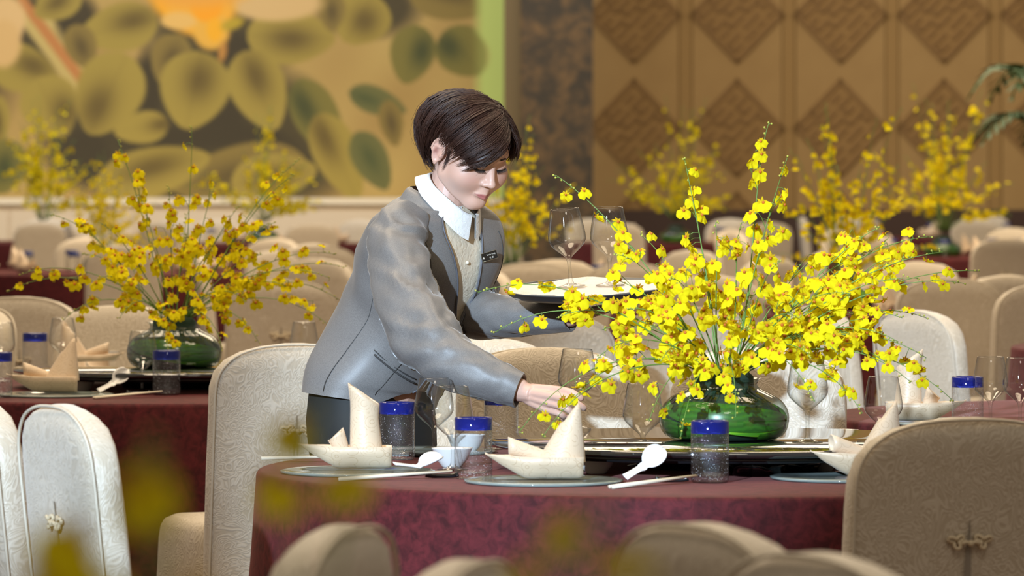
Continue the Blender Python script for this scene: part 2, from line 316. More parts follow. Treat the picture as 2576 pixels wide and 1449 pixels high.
# painted mural: a flat print on a panel
MD = 49.4
def mural():
    nx, nzv = 420, 200
    pxs = np.linspace(-700, 1268, nx); pys = np.linspace(-420, 499, nzv)
    X, Y = np.meshgrid(pxs, pys)
    col = np.zeros(X.shape + (3,)); col[:] = (174, 146, 84)
    n1 = np.sin(X * 0.013 + 1.3) * np.sin(Y * 0.017) + 0.5 * np.sin(X * 0.031 + Y * 0.021)
    col += n1[..., None] * np.array([6, 7, 5])
    def blend(mask, c):
        nonlocal col
        col = col * (1 - mask[..., None]) + np.asarray(c, float) * mask[..., None]
    def ell(cx, cy, rx, ry, a, pt=0.0):
        a = math.radians(a); dx = X - cx; dy = Y - cy
        u = (dx * math.cos(a) + dy * math.sin(a)) / rx; v = (-dx * math.sin(a) + dy * math.cos(a)) / ry
        u = u * (1 + pt * np.clip(v, -0.2, 1) ** 2); return np.sqrt(u * u + v * v), u, v
    def soft(d, w=0.07): return np.clip((1 + w - d) / (2 * w), 0, 1)
    for (cx, cy, rx, ry, a) in ((420, 320, 230, 150, 0), (220, 380, 110, 90, 20), (60, 90, 120, 110, 0), (560, 80, 180, 120, 0), (700, 330, 130, 140, -20), (930, 20, 120, 70, 0), (600, 440, 260, 80, 0), (-250, 150, 260, 260, 0), (500, -250, 500, 160, 0)):
        d, u, v = ell(cx, cy, rx, ry, a); blend(soft(d, 0.25) * 0.95, (66, 58, 34))
    # twig
    t = np.clip(((X - 55) * 150 + (Y - 0) * 200) / (150 ** 2 + 200 ** 2), 0, 1); dd = np.hypot(X - 55 - 150 * t, Y - 200 * t)
    blend(np.clip((42 - dd) / 10, 0, 1) * (X < 250) * (Y > 20), (188, 166, 100)); blend(np.clip((15 - dd) / 5, 0, 1), (182, 122, 66))
    for (cx, cy, rx, ry, a) in ((372, 220, 34, 90, 0), (548, 330, 70, 40, 0), (430, 352, 120, 34, 0), (590, 120, 40, 40, 0), (215, 385, 60, 60, 30), (650, 362, 90, 46, 10), (195, 50, 50, 60, 0), (20, 95, 40, 50, 0), (575, 290, 36, 60, 0), (480, 482, 60, 16, 0)):
        d, u, v = ell(cx, cy, rx, ry, a); blend(soft(d, 0.3) * 0.95, (58, 50, 30))
    # leaf: centre, half width, half length, tilt of the tip from straight down, tone, dark spot (across, along)
    L = [(600, 440, 74, 175, 80, 1, 0, 0), (60, 175, 60, 90, -70, 0, .3, .2), (145, 5, 46, 66, 60, 0, 0, 0), (385, 432, 62, 150, -105, 0, .2, 0), (355, 322, 40, 70, 80, 0, 0, -.8), (800, 300, 56, 112, -28, 2, -.3, -.4), (850, 395, 56, 120, -25, 0, -.2, -.5), (935, 405, 44, 82, -28, 3, 0, -.1),
         (950, 255, 34, 76, -70, 3, -.1, -.4), (985, 310, 30, 60, -10, 1, 0, 0), (428, 148, 50, 66, 20, 1, .1, 0), (128, 270, 72, 82, -25, 0, .4, .3), (690, 445, 60, 110, -100, 0, 0, 0), (298, 70, 60, 100, 78, 0, -.2, -.4), (205, 118, 40, 60, -20, 1, 0, 0),
         (272, 238, 84, 112, 25, 0, -.15, .35), (733, 92, 70, 112, -88, 0, -.1, 0), (652, 228, 70, 108, -22, 0, .1, -.35), (488, 228, 88, 100, 12, 0, .1, -.3), (905, 45, 76, 72, 30, 0, .2, 0), (835, 30, 34, 50, 0, 1, 0, 0), (1130, 5, 46, 100, -80, 1, .5, 0), (1036, 138, 56, 76, 14, 2, .4, -.2),
         (1165, 132, 62, 72, -40, 2, -.3, -.5), (-5, 310, 28, 70, 0, 0, 0, 0), (10, 420, 60, 70, 10, 2, 0, 0), (-160, 200, 90, 110, 20, 0, 0, 0), (-330, 330, 100, 90, -10, 0, 0, 0), (-420, 60, 100, 120, 0, 1, 0, 0), (200, -150, 130, 110, 20, 0, 0, 0), (700, -140, 120, 120, -20, 0, 0, 0), (1000, -150, 100, 90, 0, 0, 0, 0), (-100, -120, 110, 100, 0, 1, 0, 0)]
    KC = [((158, 139, 62), (98, 82, 36)), ((132, 113, 55), (88, 74, 38)), ((120, 112, 50), (62, 68, 34)), ((104, 104, 56), (76, 84, 46))]
    for (cx, cy, rx, ry, a, k, du, dv) in L:
        d0, u, v = ell(cx, cy, rx, ry, a, 0.0); h = np.clip(1 - v * v, 0.0004, 1) ** 0.60 * (1 - 0.24 * v); d = np.where(np.abs(v) < 1, np.abs(u) / np.maximum(h, 0.03), 9.0)
        m = np.clip((1.06 - d) / 0.12, 0, 1) * np.clip((1.02 - np.abs(v)) / 0.05, 0, 1)
        c0, c1 = KC[k]; q = np.clip(0.95 * np.exp(-((u - du) ** 2 / 0.22 + (v - dv) ** 2 / 0.30)) + 0.10 * np.clip(1 - 12 * np.abs(u), 0, 1), 0, 1)
        cc = np.asarray(c0)[None, None] * (1 - q[..., None]) + np.asarray(c1)[None, None] * q[..., None]
        col = col * (1 - m[..., None]) + cc * m[..., None]
    for (cx, cy, rx, ry, c) in ((15, 50, 50, 62, (212, 178, 122)), (8, 110, 45, 60, (208, 172, 112)), (690, 8, 120, 45, (206, 174, 118)), (470, -10, 90, 70, (236, 166, 30)), (505, 30, 88, 62, (232, 170, 52)), (532, 78, 46, 48, (224, 172, 66)), (450, 52, 46, 22, (222, 180, 100)), (520, 15, 40, 40, (240, 160, 20)), (540, 75, 20, 30, (236, 172, 30)), (495, -80, 170, 100, (226, 160, 60))):
        d, u, v = ell(cx, cy, rx, ry, 0); blend(soft(d, 0.15), c)
    d, u, v = ell(585, 60, 30, 14, -20); blend(soft(d, 0.3), (176, 152, 40)); d, u, v = ell(560, 130, 10, 26, 10); blend(soft(d, 0.3), (182, 130, 60))
    gb = np.clip((X - 1185) / 30, 0, 1); lf = soft(ell(1165, 138, 66, 62, 25)[0], 0.1)
    blend(gb * (1 - 0.6 * lf), (186, 204, 112))
    col = np.clip(col, 0, 255) / 255.0; colL = np.where(col > 0.04045, ((col + 0.055) / 1.055) ** 2.4, col / 12.92)
    Vx = (X - CX) / FPX * MD; Vz = EYE - (Y - HY) / FPX * MD
    v = np.stack([Vx.ravel(), np.full(X.size, MD), Vz.ravel()], 1)
    idx = np.arange(nx * nzv).reshape(nzv, nx)
    f = np.stack([idx[:-1, :-1].ravel(), idx[1:, :-1].ravel(), idx[1:, 1:].ravel(), idx[:-1, 1:].ravel()], 1)
    me = bpy.data.meshes.new('painting'); me.from_pydata(v.tolist(), [], f.tolist())
    ca = me.color_attributes.new('tint', 'FLOAT_COLOR', 'POINT'); cc = np.ones((X.size, 4)); cc[:, :3] = colL.reshape(-1, 3)
    ca.data.foreach_set('color', cc.ravel().astype(np.float32)); me.materials.append(vcol_mat('mural_print', 0.7)); return me
mr_ = thing('mural', 'wide backdrop mural of big olive leaves and a yellow peony behind the stage', 'mural', (0, 0, 0))
link('painting', mural(), mr_)
g = Geo(); g.add(*box((-700 + 1268) / 2 / FPX * MD - CX / FPX * MD, MD + 0.06, EYE + (HY - 40) / FPX * MD, 1968 / FPX * MD, 0.1, 919 / FPX * MD)); g.obj('backing_board', mat('mural_board', (0.3, 0.25, 0.15), 0.8), mr_, smooth=False)

# ------------------------------------------------------------------ chairs
def rrect(w, t, n=32, e=4.0):
    out = []
    for j in range(n):
        a = 2 * PI * j / n; c, s = math.cos(a), math.sin(a)
        out.append((w / 2 * math.copysign(abs(c) ** (2 / e), c), t / 2 * math.copysign(abs(s) ** (2 / e), s)))
    return out
CH_H, CH_W = 0.95, 0.445
def back_y(z): return -max(0.0, z - 0.40) * 0.11 - 0.02
def chair_meshes(seed, hi=True):
    n = 40 if hi else 24; rings = []
    zs = [0.0, 0.12, 0.25, 0.36, 0.44, 0.52, 0.62, 0.72, 0.79, 0.84, 0.88, 0.91, 0.93, 0.943, 0.95] if hi else [0, 0.25, 0.45, 0.7, 0.84, 0.90, 0.935, 0.95]
    def outline(z):
        w = CH_W + 0.03 * max(0, (0.4 - z)) / 0.4
        if z > 0.80: k = (z - 0.80) / 0.15; w *= max(0.12, (1 - k ** 3.2) ** (1 / 2.2)) if k < 1 else 0.12
        return w
    for z in zs:
        w_ = outline(z); t = 0.075 if z < 0.9 else 0.075 * max(0.35, 1 - ((z - 0.9) / 0.05) ** 2 * 0.65)
        crown = 0.012 * math.cos(0) if z > 0.9 else 0
        r = []
        for (x, y) in rrect(w_, t, n, 5.0):
            wx = nz(x * 6 + seed, z * 5, y * 9) * 0.006; wy = nz(x * 5, z * 4 + seed, 3.1) * 0.007
            r.append((x + wx, y + back_y(z) + wy, z))
        rings.append(r)
    G = Geo(); G.add(*loft(rings, True, True, True)); back = G
    G2 = Geo(); rings = []
    for z, s, dz in ((0.0, 1.08, 0), (0.1, 1.06, 0), (0.22, 1.035, 0), (0.34, 1.01, 0), (0.42, 1.0, 0), (0.455, 0.985, 0), (0.472, 0.95, 0), (0.482, 0.86, 0), (0.488, 0.55, 0), (0.490, 0.06, 0)):
        r = []
        for (x, y) in rrect(CH_W * s * 1.03, 0.46 * s, n, 5.5):
            fold = 0.010 * (1 - z / 0.48) * math.sin(math.atan2(y, x) * 13 + seed)
            r.append((x * (1 + fold / 0.2 * 0.5) + nz(x * 5, z * 5 + seed, y * 5) * 0.006, 0.235 + y * (1 + fold) + nz(x * 5, z * 5, seed + y * 5) * 0.006, z + nz(x * 9, y * 9, seed) * 0.004 * (z > 0.4)))
        rings.append(r)
    G2.add(*loft(rings, True, True, True))
    # piping along the rear edge of the back
    pts = []
    for z in [0.02, 0.2, 0.4, 0.6, 0.75, 0.82, 0.87, 0.905, 0.93]: pts.append((-outline(z) / 2 * 0.985, back_y(z) - 0.030, z))
    pts += [(-0.06, back_y(0.945) - 0.028, 0.945), (0.06, back_y(0.945) - 0.028, 0.945)] + [(-p[0], p[1], p[2]) for p in reversed(pts)]
    G3 = Geo(); G3.add(*tube(catmull(pts, 60 if hi else 30), 0.0032, 6))
    return back, G2, G3
def knot_geo():
    G = Geo(); z0 = 0.723; y0 = back_y(z0) - 0.046
    for s in (-1, 1):
        pts = []
        for k in range(41):
            a = k / 40 * 2 * PI; r = 0.0085 + 0.0052 * math.cos(3 * a)
            pts.append((s * (0.026 + 1.25 * r * math.cos(a + 0.4)), y0 - 0.003 * math.sin(2 * a), z0 + 0.004 + r * math.sin(a + 0.4)))
        G.add(*tube(pts, 0.0036, 6))
        G.add(*tube([(s * 0.002, y0 - 0.003, z0), (s * 0.010, y0 - 0.005, z0 + 0.003), (s * 0.019, y0 - 0.002, z0 - 0.002)], 0.0042, 6))
    G.add(*ball((0, y0 - 0.004, z0), 0.0062, 8, 5)); return G
def slit_geo():  # darker strip laid on the cover, its colour standing for shade in the split
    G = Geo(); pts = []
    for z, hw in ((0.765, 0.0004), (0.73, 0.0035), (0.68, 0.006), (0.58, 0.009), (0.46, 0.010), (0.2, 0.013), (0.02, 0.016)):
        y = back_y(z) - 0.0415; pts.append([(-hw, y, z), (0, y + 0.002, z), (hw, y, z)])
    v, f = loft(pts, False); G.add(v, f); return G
KN = knot_geo().mesh('frog_knot', M_KNOT); SL = slit_geo().mesh('back_slit', M_SLIT)
CHAIR = []
for sd in (1.0, 5.3):
    b, s, p = chair_meshes(sd, True); CHAIR.append((b.mesh('back_cover', M_CHAIR), s.mesh('seat_skirt', M_CHAIR), p.mesh('piping', M_PIPE)))
bl, sl_, pl = chair_meshes(2.0, False); CHAIR_LO = (bl.mesh('back_cover', M_CHAIR), sl_.mesh('seat_skirt', M_CHAIR))
def chair(x, y, rz, label, hi=0, group=None):
    t = thing('banquet_chair', label, 'chair', (x, y, 0), rz, group)
    if hi is None:
        link('back_cover', CHAIR_LO[0], t); link('seat_skirt', CHAIR_LO[1], t)
    else:
        b, s, p = CHAIR[hi]; link('back_cover', b, t); link('seat_skirt', s, t); link('piping', p, t); link('frog_knot', KN, t); link('back_slit', SL, t)
    return t
def facing(x, y, tx, ty): return math.atan2(-(tx - x), ty - y)

T1 = (0.41, 10.8); T2 = (-0.98, 14.7); T5 = (1.78, 13.1)
R_T = 0.957; ZT = 0.76
near = [  # x, y, rz, label
    (-0.59, 13.10, 0.36, 'cream jacquard covered chair with cord knot, seat turned left, behind the waitress', 0),
    (0.80, 9.24, 0.30, 'cream covered chair with its back to us, large at right by the near table', 1),
    (-0.785, 9.70, math.radians(-66), 'cool white lit chair back in the lower left corner, the nearer of the two', 1),
    (-1.03, 10.16, math.radians(-62), 'cool white lit chair at the left frame edge, behind the nearer white one', 0),
    (0.085, 12.62, PI + 0.05, 'cream chair facing us behind the hand that holds the wine glass', 0),
    (0.61, 12.62, PI - 0.12, 'white lit chair facing us directly behind the near flower vase', 1),
    (-0.06, 13.35, PI + 0.3, 'cream chair whose top edge shows just beneath the tray arm', 1),
    (-0.30, 6.42, math.radians(76), 'blurred cream chair top at the bottom edge, farther of the two under the waitress', 0),
    (-0.14, 5.85, math.radians(76), 'blurred cream chair top at the bottom edge, lower of the two under the waitress', 1),
    (0.32, 6.48, math.radians(-62), 'blurred cream chair top at the bottom edge below the blue rimmed tumbler', 0),
    (0.44, 5.98, math.radians(-62), 'blurred cream chair top at the bottom edge in front of the large right chair', 1),
]
for (x, y, rz, lb, k) in near: chair(x, y, rz, lb, k, 'cloth covered chairs around the near tables')
mid = [
    (-1.70, 17.8, -0.3, 'cream chair with its top edge at the far left, behind the left table'),
    (-1.78, 16.3, PI * 0.66, 'cream chair with a lit rim cut by the left frame edge, beside the left tumblers'),
    (-1.30, 16.5, PI - 0.15, 'cream chair facing us behind the left napkin boats'),
    (-0.94, 20.4, 0.1, 'large beige chair back between the left flowers and the waitress'),
    (0.08, 15.6, 0.35, 'beige chair back under the tray, right of the waitress'),
    (0.56, 16.5, 0.1, 'beige chair back behind the left half of the near flowers'),
    (1.36, 16.1, math.radians(-60), 'tan chair back with a white lit side, right of the near flowers'),
    (1.05, 16.52, math.radians(-60), 'chair with a white lit side partly behind the near flowers'),
    (1.78, 20.7, 0.1, 'wide beige chair back at the right, behind the tan one'),
    (2.07, 19.8, 0.3, 'pale chair back cut by the right frame edge'),
    (0.08, 24.1, 0.1, 'blurred beige chair back left behind the tray glasses'),
    (0.57, 24.0, -0.1, 'blurred beige chair back right behind the tray glasses'),
    (3.1, 32.0, 0.25, 'small blurred tan chair near the right edge, under the far right flowers'),
    (-0.62, 29.6, 0.3, 'blurred white chair just left of the waitress shoulder'),
    (-1.10, 29.0, 0.0, 'blurred brownish chair beside the white one left of the waitress'),
]
for i, (x, y, rz, lb) in enumerate(mid): chair(x, y, rz, lb, i % 2, 'cloth covered chairs farther back')

# ------------------------------------------------------------------ tablecloths
def cloth_geo(seed, R=R_T, seg=120, rings_side=14):
    rr = random.Random(seed); ph = [rr.uniform(0, 6.28) for _ in range(5)]; rings = []
    for r in (0.02, 0.3, 0.6, 0.8, 0.9): rings.append([(R * r * math.cos(2 * PI * j / seg), R * r * math.sin(2 * PI * j / seg), ZT) for j in range(seg)])
    for k in range(5):
        a = k / 4 * PI / 2; q = R - 0.012 + 0.012 * math.sin(a); z = ZT - 0.012 + 0.012 * math.cos(a)
        rings.append([(q * math.cos(2 * PI * j / seg), q * math.sin(2 * PI * j / seg), z) for j in range(seg)])
    for k in range(1, rings_side + 1):
        u = k / rings_side; z = (ZT - 0.012) * (1 - u) + 0.004; r = []
        for j in range(seg):
            a = 2 * PI * j / seg
            fold = 0.5 * math.sin(9 * a + ph[0]) + 0.35 * math.sin(14 * a + ph[1]) + 0.3 * math.sin(5 * a + ph[2]) + 0.2 * math.sin(23 * a + ph[3])
            q = R + 0.055 * u + (fold * 0.045) * u ** 0.8 * min(1, u * 3 + 0.15)
            r.append((q * math.cos(a), q * math.sin(a), z))
        rings.append(r)
    G = Geo(); G.add(*loft(rings, True, True, False)); return G
CLO = [cloth_geo(3).mesh('tablecloth', M_CLOTH), cloth_geo(8).mesh('tablecloth', M_CLOTH)]
CLO_FAR = cloth_geo(5, R_T, 72, 8).mesh('tablecloth', M_CLOTH)
def cloth(T, label, data, rz=0): 
    o = link('tablecloth', data, None, (T[0], T[1], 0)); o.rotation_euler = (0, 0, rz); return tag(o, label, 'tablecloth', 'maroon cloths on the round tables')
cloth(T1, 'maroon velvet tablecloth on the near round table the waitress is setting', CLO[0], 0.4)
cloth(T2, 'maroon tablecloth on the round table at the left behind the white chairs', CLO[1], 0.2)
cloth(T5, 'maroon tablecloth on the table behind the large right chair', CLO[1], 2.0)

# lazy susans
def lazy_susan(T, r, label):
    t = thing('lazy_susan', label, 'turntable', (T[0], T[1], ZT), 0, 'turntables on the round tables')
    G = Geo(); G.add(*lathe([(0.001, 0.060), (r - 0.006, 0.060), (r, 0.056), (r, 0.048), (r - 0.02, 0.044), (0.001, 0.044)], 96)); G.obj('glass_top', M_DARKGL, t)
    G = Geo(); G.add(*lathe([(0.001, 0.0442), (r - 0.04, 0.0442), (r - 0.045, 0.032), (0.19, 0.030), (0.18, 0.0), (0.001, 0.0)], 64)); G.obj('swivel_base', M_REST, t)
    return t
LS1 = (0.45, 10.86); lazy_susan(LS1, 0.50, 'black glass lazy susan under the near flower vase')
LS2 = (-0.96, 14.78); lazy_susan(LS2, 0.50, 'black glass lazy susan under the left flower vase')
ZL = ZT + 0.060

# ------------------------------------------------------------------ tableware
def wine_prof():
    o = [(0.0330, 0.0), (0.0335, 0.0012), (0.020, 0.0040), (0.0075, 0.0085), (0.0045, 0.016), (0.0038, 0.035), (0.0042, 0.055), (0.0065, 0.066), (0.0120, 0.072), (0.0270, 0.0845), (0.0385, 0.0960), (0.0435, 0.1070), (0.0430, 0.120), (0.0400, 0.140), (0.0365, 0.160), (0.0332, 0.1775)]
    i = [(0.0326, 0.178), (0.0320, 0.1775), (0.0354, 0.160), (0.0389, 0.140), (0.0418, 0.120), (0.0423, 0.1075), (0.0374, 0.0972), (0.026, 0.0862), (0.011, 0.0742), (0.001, 0.0725)]
    return [(0.001, 0.0)] + o + [(0.0326, 0.1782), (0.0321, 0.1775), (0.0324, 0.1768)]
g = Geo(); g.add(*lathe(wine_prof(), 40)); WINE = g.mesh('wine_glass', M_GLASS)
g = Geo(); g.add(*lathe(wine_prof()[1:17], 20)); WINE_LO = g.mesh('wine_glass', M_THIN)
def tumbler_mesh():
    r = 0.0392; h = 0.127; b = 0.101
    G = Geo(); G.add(*lathe([(0.001, 0.001), (r - 0.005, 0.0), (r - 0.001, 0.003), (r, 0.008), (r, 0.05), (r, b)], 36)); G.add(*lathe([(r - 0.004, 0.018), (r - 0.006, 0.013), (r - 0.012, 0.0115), (0.001, 0.011)], 36))
    B = Geo(); B.add(*lathe([(r, b), (r, h - 0.002), (r - 0.0016, h), (r - 0.0032, h - 0.002), (r - 0.0032, b), (r, b)], 36))
    U = Geo(); rb = random.Random(4)
    for _ in range(260):
        a = rb.uniform(0, 2 * PI); z = 0.006 + 0.095 * rb.random() ** 1.7; q = rb.uniform(r - 0.004, r - 0.001) if z > 0.014 else r * rb.random() ** 0.5 * 0.95; e = rb.uniform(0.0003, 0.0009)
        c = (q * math.cos(a), q * math.sin(a), z); U.add([(c[0] + e, c[1], c[2]), (c[0] - e, c[1], c[2]), (c[0], c[1] + e, c[2]), (c[0], c[1] - e, c[2]), (c[0], c[1], c[2] + e), (c[0], c[1], c[2] - e)], [(0, 2, 4), (2, 1, 4), (1, 3, 4), (3, 0, 4), (2, 0, 5), (1, 2, 5), (3, 1, 5), (0, 3, 5)])
    return G.mesh('glass_body', M_SEED), B.mesh('blue_rim', M_BLUE), U.mesh('seed_bubbles', mat('bubble_glint', (0.75, 0.76, 0.80), 0.15))
TUM = tumbler_mesh()
g = Geo(); g.add(*lathe([(0.036, 0.0), (0.039, 0.005), (0.039, 0.101)], 16, True)); g2 = Geo(); g2.add(*lathe([(0.0392, 0.101), (0.0392, 0.127), (0.036, 0.127), (0.036, 0.101)], 16)); TUM_LO = (g.mesh('glass_body', M_THIN), g2.mesh('blue_rim', M_BLUEFAR))
def tumbler(x, y, z, label, lo=False, group='blue rimmed tumblers'):
    t = thing('tumbler', label, 'glass', (x, y, z), random.uniform(0, 6), group); a, b = TUM_LO if lo else TUM[:2]
    if not lo: link('seed_bubbles', TUM[2], t)['kind'] = 'stuff'
    link('glass_body', a, t); link('blue_rim', b, t)['label'] = 'cobalt blue glass rim'; return t
def wine(x, y, z, label, lo=False, tilt=(0, 0), group='stemmed wine glasses'):
    o = link('wine_glass', WINE_LO if lo else WINE, None, (x, y, z)); o.rotation_euler = (tilt[0], tilt[1], 0); return tag(o, label, 'glass', group)
def hull_geo(L=0.2, H=0.048, W=0.085):
    rings = []; N = 22
    for i in range(N + 1):
        u = i / N; zt = H * (1.0 + 0.10 * (1 - u) ** 3); zb = H * 1.05 * max(0, 1 - u / 0.42) ** 1.1 + 0.002
        hw = W / 2 * min(1.0, (u / 0.55) ** 0.75 if u > 0 else 0) * (1 - 0.25 * max(0, (u - 0.75) / 0.25) ** 2) + 0.0015
        x = L * u; r = []
        for k in range(11):                                        # outer skin, port to starboard
            a = -1 + 2 * k / 10; zz = zb + (zt - zb) * abs(a) ** 2.2; r.append((x, a * hw * (1 + 0.06 * abs(a)), min(zz, zt) + 0.0015 * nz(u * 9, a * 4)))
        th = 0.004
        for k in range(11):
            a = 1 - 2 * k / 10; zz = max(zb + th, zt - 0.010) if abs(a) < 0.95 else zt - 0.001
            r.append((x, a * max(hw - th, 0.0005), zz + 0.002 * nz(u * 12, a * 6, 2)))
        rings.append(r)
    for q in rings[-1:]:
        pass
    G = Geo(); G.add(*loft(rings, True, True, True)); return G
def sail_tube(h=0.15):
    G = Geo(); rings = []; n = 26
    for i in range(12):
        u = i / 11; r0 = 0.036 * (1 - 0.22 * u) + 0.006 * max(0, u - 0.7) / 0.3
        ring = []
        for j in range(n):
            a = 2 * PI * j / n; top = h * (1 - 0.17 * (1 + math.cos(a)) * 0.5 * 2 * 0.9) if True else h
            z = u * top; ring.append((r0 * 0.98 * math.cos(a) - 0.006 * u, r0 * 0.75 * math.sin(a), z + 0.002 * nz(a, u * 5)))
        rings.append(ring)
    inner = [[(p[0] * 0.9 - 0.0006, p[1] * 0.9, p[2] - 0.001) for p in r] for r in reversed(rings[5:])]
    G.add(*loft(rings + inner, True)); return G
def sail_cone(h=0.11):
    G = Geo(); rings = []; n = 26
    for i in range(12):
        u = i / 11; rx = 0.042 * (1 - u) ** 0.9 + 0.009; ry = 0.032 * (1 - u) ** 0.9 + 0.008
        rings.append([(rx * math.cos(2 * PI * j / n) + 0.030 * u, ry * math.sin(2 * PI * j / n) , u * h + 0.004 * math.sin(2 * PI * j / n + 4 * u) * (1 - u) ** 0.5 * 0 + (0.010 * math.cos(2 * PI * j / n + 0.5) * u if i > 8 else 0)) for j in range(n)])
    inner = [[(p[0] * 1.0, p[1] * 0.75, p[2] - 0.003) for p in rings[-1]], [(p[0], p[1] * 0.5, p[2] - 0.02) for p in rings[-2]]]
    G.add(*loft(rings + inner, True)); return G
def flap_geo(L, r1, r2, flat=0.7):
    """a rolled fold, open at its far end"""
    rings = []
    for k in range(9):
        u = k / 8; rr_ = r2 + (r1 - r2) * u
        rings.append([(L * u + 0.35 * rr_ * math.cos(2 * PI * j / 20) * (u > 0.9), rr_ * flat * math.sin(2 * PI * j / 20) , rr_ * math.cos(2 * PI * j / 20) + 0.001 * nz(j, u * 4)) for j in range(20)])
    c = [[(p[0] - 0.001, p[1] * 0.82, p[2] * 0.82) for p in rings[-1]], [(p[0] - 0.02, p[1] * 0.6, p[2] * 0.6) for p in rings[-1]]]
    G = Geo(); G.add(*loft(rings + c, True, True, True)); return G
HULL = hull_geo().mesh('hull', M_NAP); SAILA = sail_tube().mesh('sail', M_NAP); SAILB = sail_cone().mesh('sail', M_NAP)
FLAPA = flap_geo(0.040, 0.021, 0.014, 0.9).mesh('bow_fold', M_NAP); FLAPB = flap_geo(0.092, 0.0175, 0.012, 0.9).mesh('bow_fold', M_NAP)
HULL_LO = hull_geo(0.2, 0.05, 0.085).mesh('hull', M_NAP)
def boat(x, y, z, rz, label, kind='B', group='napkins folded into boats', flip=False):
    t = thing('folded_napkin', label, 'napkin', (x, y, z), rz, group)
    def off(o, l, r=(0, 0, 0)): o.location = l; o.rotation_euler = r
    off(link('hull', HULL, t), (-0.1, 0, 0))
    if kind == 'A':
        off(link('sail', SAILA, t), (0.047, 0, 0.032)); off(link('bow_fold', FLAPA, t), (-0.002, -0.004, 0.036), (0, -1.15, PI))
    else:
        off(link('sail', SAILB, t), (0.055, 0, 0.036)); off(link('bow_fold', FLAPB, t), (0.036, 0.002, 0.042), (0, -0.30, PI))
    return t
g = Geo(); g.add(*lathe([(0.001, 0.0), (0.150, 0.0), (0.162, 0.002), (0.163, 0.006), (0.155, 0.0075), (0.105, 0.0065), (0.10, 0.005), (0.001, 0.005)], 64)); PLATE = g.mesh('glass_plate', M_PLATE)
def plate(x, y, z, label, group='round glass charger plates'): return tag(link('glass_plate', PLATE, None, (x, y, z)), label, 'plate', group)
g = Geo(); g.add(*lathe([(0.001, 0.003), (0.020, 0.0), (0.022, 0.003), (0.034, 0.018), (0.043, 0.040), (0.0445, 0.0425), (0.0425, 0.0415), (0.032, 0.019), (0.020, 0.0065), (0.001, 0.006)], 36)); BOWL = g.mesh('porcelain_bowl', M_PORC)
def bowl(x, y, z, label, group='white porcelain bowls'): return tag(link('porcelain_bowl', BOWL, None, (x, y, z)), label, 'bowl', group)
def spoon_mesh():
    G = Geo(); rows = []
    for i in range(22):
        u = i / 21; x = -0.062 + 0.112 * u
        if u < 0.5: hw = 0.0075 - 0.002 * math.sin(u * 2 * PI) * 0.5 + 0.002 * (u > 0.42); dep = 0.002; zc = 0.030 - 0.052 * u
        else: k = (u - 0.5) / 0.5; hw = 0.0225 * math.sqrt(max(0.02, 1 - (2 * k - 1.02) ** 2)) ; dep = 0.012 * math.sqrt(max(0.02, 1 - (2 * k - 1) ** 2)); zc = 0.004 + 0.006 * k
        rows.append([(x, hw * a, zc + dep * (a * a) * 1.0) for a in np.linspace(-1, 1, 9)] + [(x, hw * a * 1.05, zc + dep * (a * a) - 0.0022) for a in np.linspace(1, -1, 9)])
    G.add(*loft(rows, True, True, True)); return G.mesh('soup_spoon', M_PORC)
SPOON = spoon_mesh()
def spoon(p, rot, label): 
    o = link('soup_spoon', SPOON, None, p); o.rotation_euler = rot; return tag(o, label, 'spoon', 'white porcelain soup spoons')
g = Geo(); g.add(*tube([(-0.115, 0, 0.0), (0.0, 0, 0.0), (0.12, 0, 0.0)], [0.0040, 0.0034, 0.0018], 8)); CHOP = g.mesh('chopstick', M_CHOP)
def chop(p, rot, label):
    o = link('chopstick', CHOP, None, p); o.rotation_euler = rot; return tag(o, label, 'chopstick', 'ivory chopsticks')
g = Geo(); g.add(*tube(catmull([(-0.034, 0, 0.009), (-0.02, 0, 0.006), (0, 0, 0.0055), (0.02, 0, 0.006), (0.034, 0, 0.009)], 12), [0.006, 0.0055, 0.005, 0.0048, 0.0045, 0.0045, 0.0045, 0.0045, 0.0048, 0.005, 0.0055, 0.006], 8)); REST = g.mesh('chopstick_rest', M_REST)
def rest(p, rz, label):
    o = link('chopstick_rest', REST, None, p); o.rotation_euler = (0, 0, rz); return tag(o, label, 'chopstick rest', 'black chopstick rests')
def on(px, py, z=ZT):                         # the place on a level surface z seen at (px, py)
    d = (EYE - z) * FPX / (py - HY); return Vector(((px - CX) / FPX * d, d, z))

# near table
p1 = on(900, 1190); plate(p1.x, p1.y, ZT, 'glass plate under the tall rolled napkin boat, left on the near table')
p2 = on(1368, 1214); plate(p2.x, p2.y, ZT, 'glass plate under the napkin boat at the centre of the near table')
p3 = on(2135, 1205); plate(p3.x, p3.y, ZT, 'glass plate half hidden by the large right chair')
p4 = Vector((-0.2, 11.38, 0)); plate(p4.x, p4.y, ZT, 'glass plate at the back left of the near table, before the trousers')
boat(on(866, 1186).x, on(866, 1186).y, ZT + 0.006, 0.0, 'napkin boat with a tall rolled tube, left on the near table', 'A')
boat(on(1343, 1214).x, on(1343, 1214).y, ZT + 0.006, 0.05, 'napkin boat with a pointed cone, centre of the near table', 'B')
boat(on(2150, 1205).x, on(2150, 1205).y, ZT + 0.006, 0.35, 'napkin boat beside the white bowl at the large right chair', 'B')
for (px, py, lb) in ((999, 1156, 'blue rimmed tumbler right behind the tall rolled napkin'), (1191, 1204, 'blue rimmed tumbler between the two napkin boats'), (1786, 1214, 'blue rimmed tumbler standing alone before the green vase'), (1261, 1129, 'blue rimmed tumbler below the reaching sleeve')):
    q = on(px, py); tumbler(q.x, q.y, ZT, lb)
q = on(1139, 1182); wine(q.x, q.y, ZT, 'wine glass just behind the middle tumbler, the nearer of two')
q = on(1092, 1153); wine(q.x, q.y, ZT, 'wine glass at the waitress jacket, the farther of two')
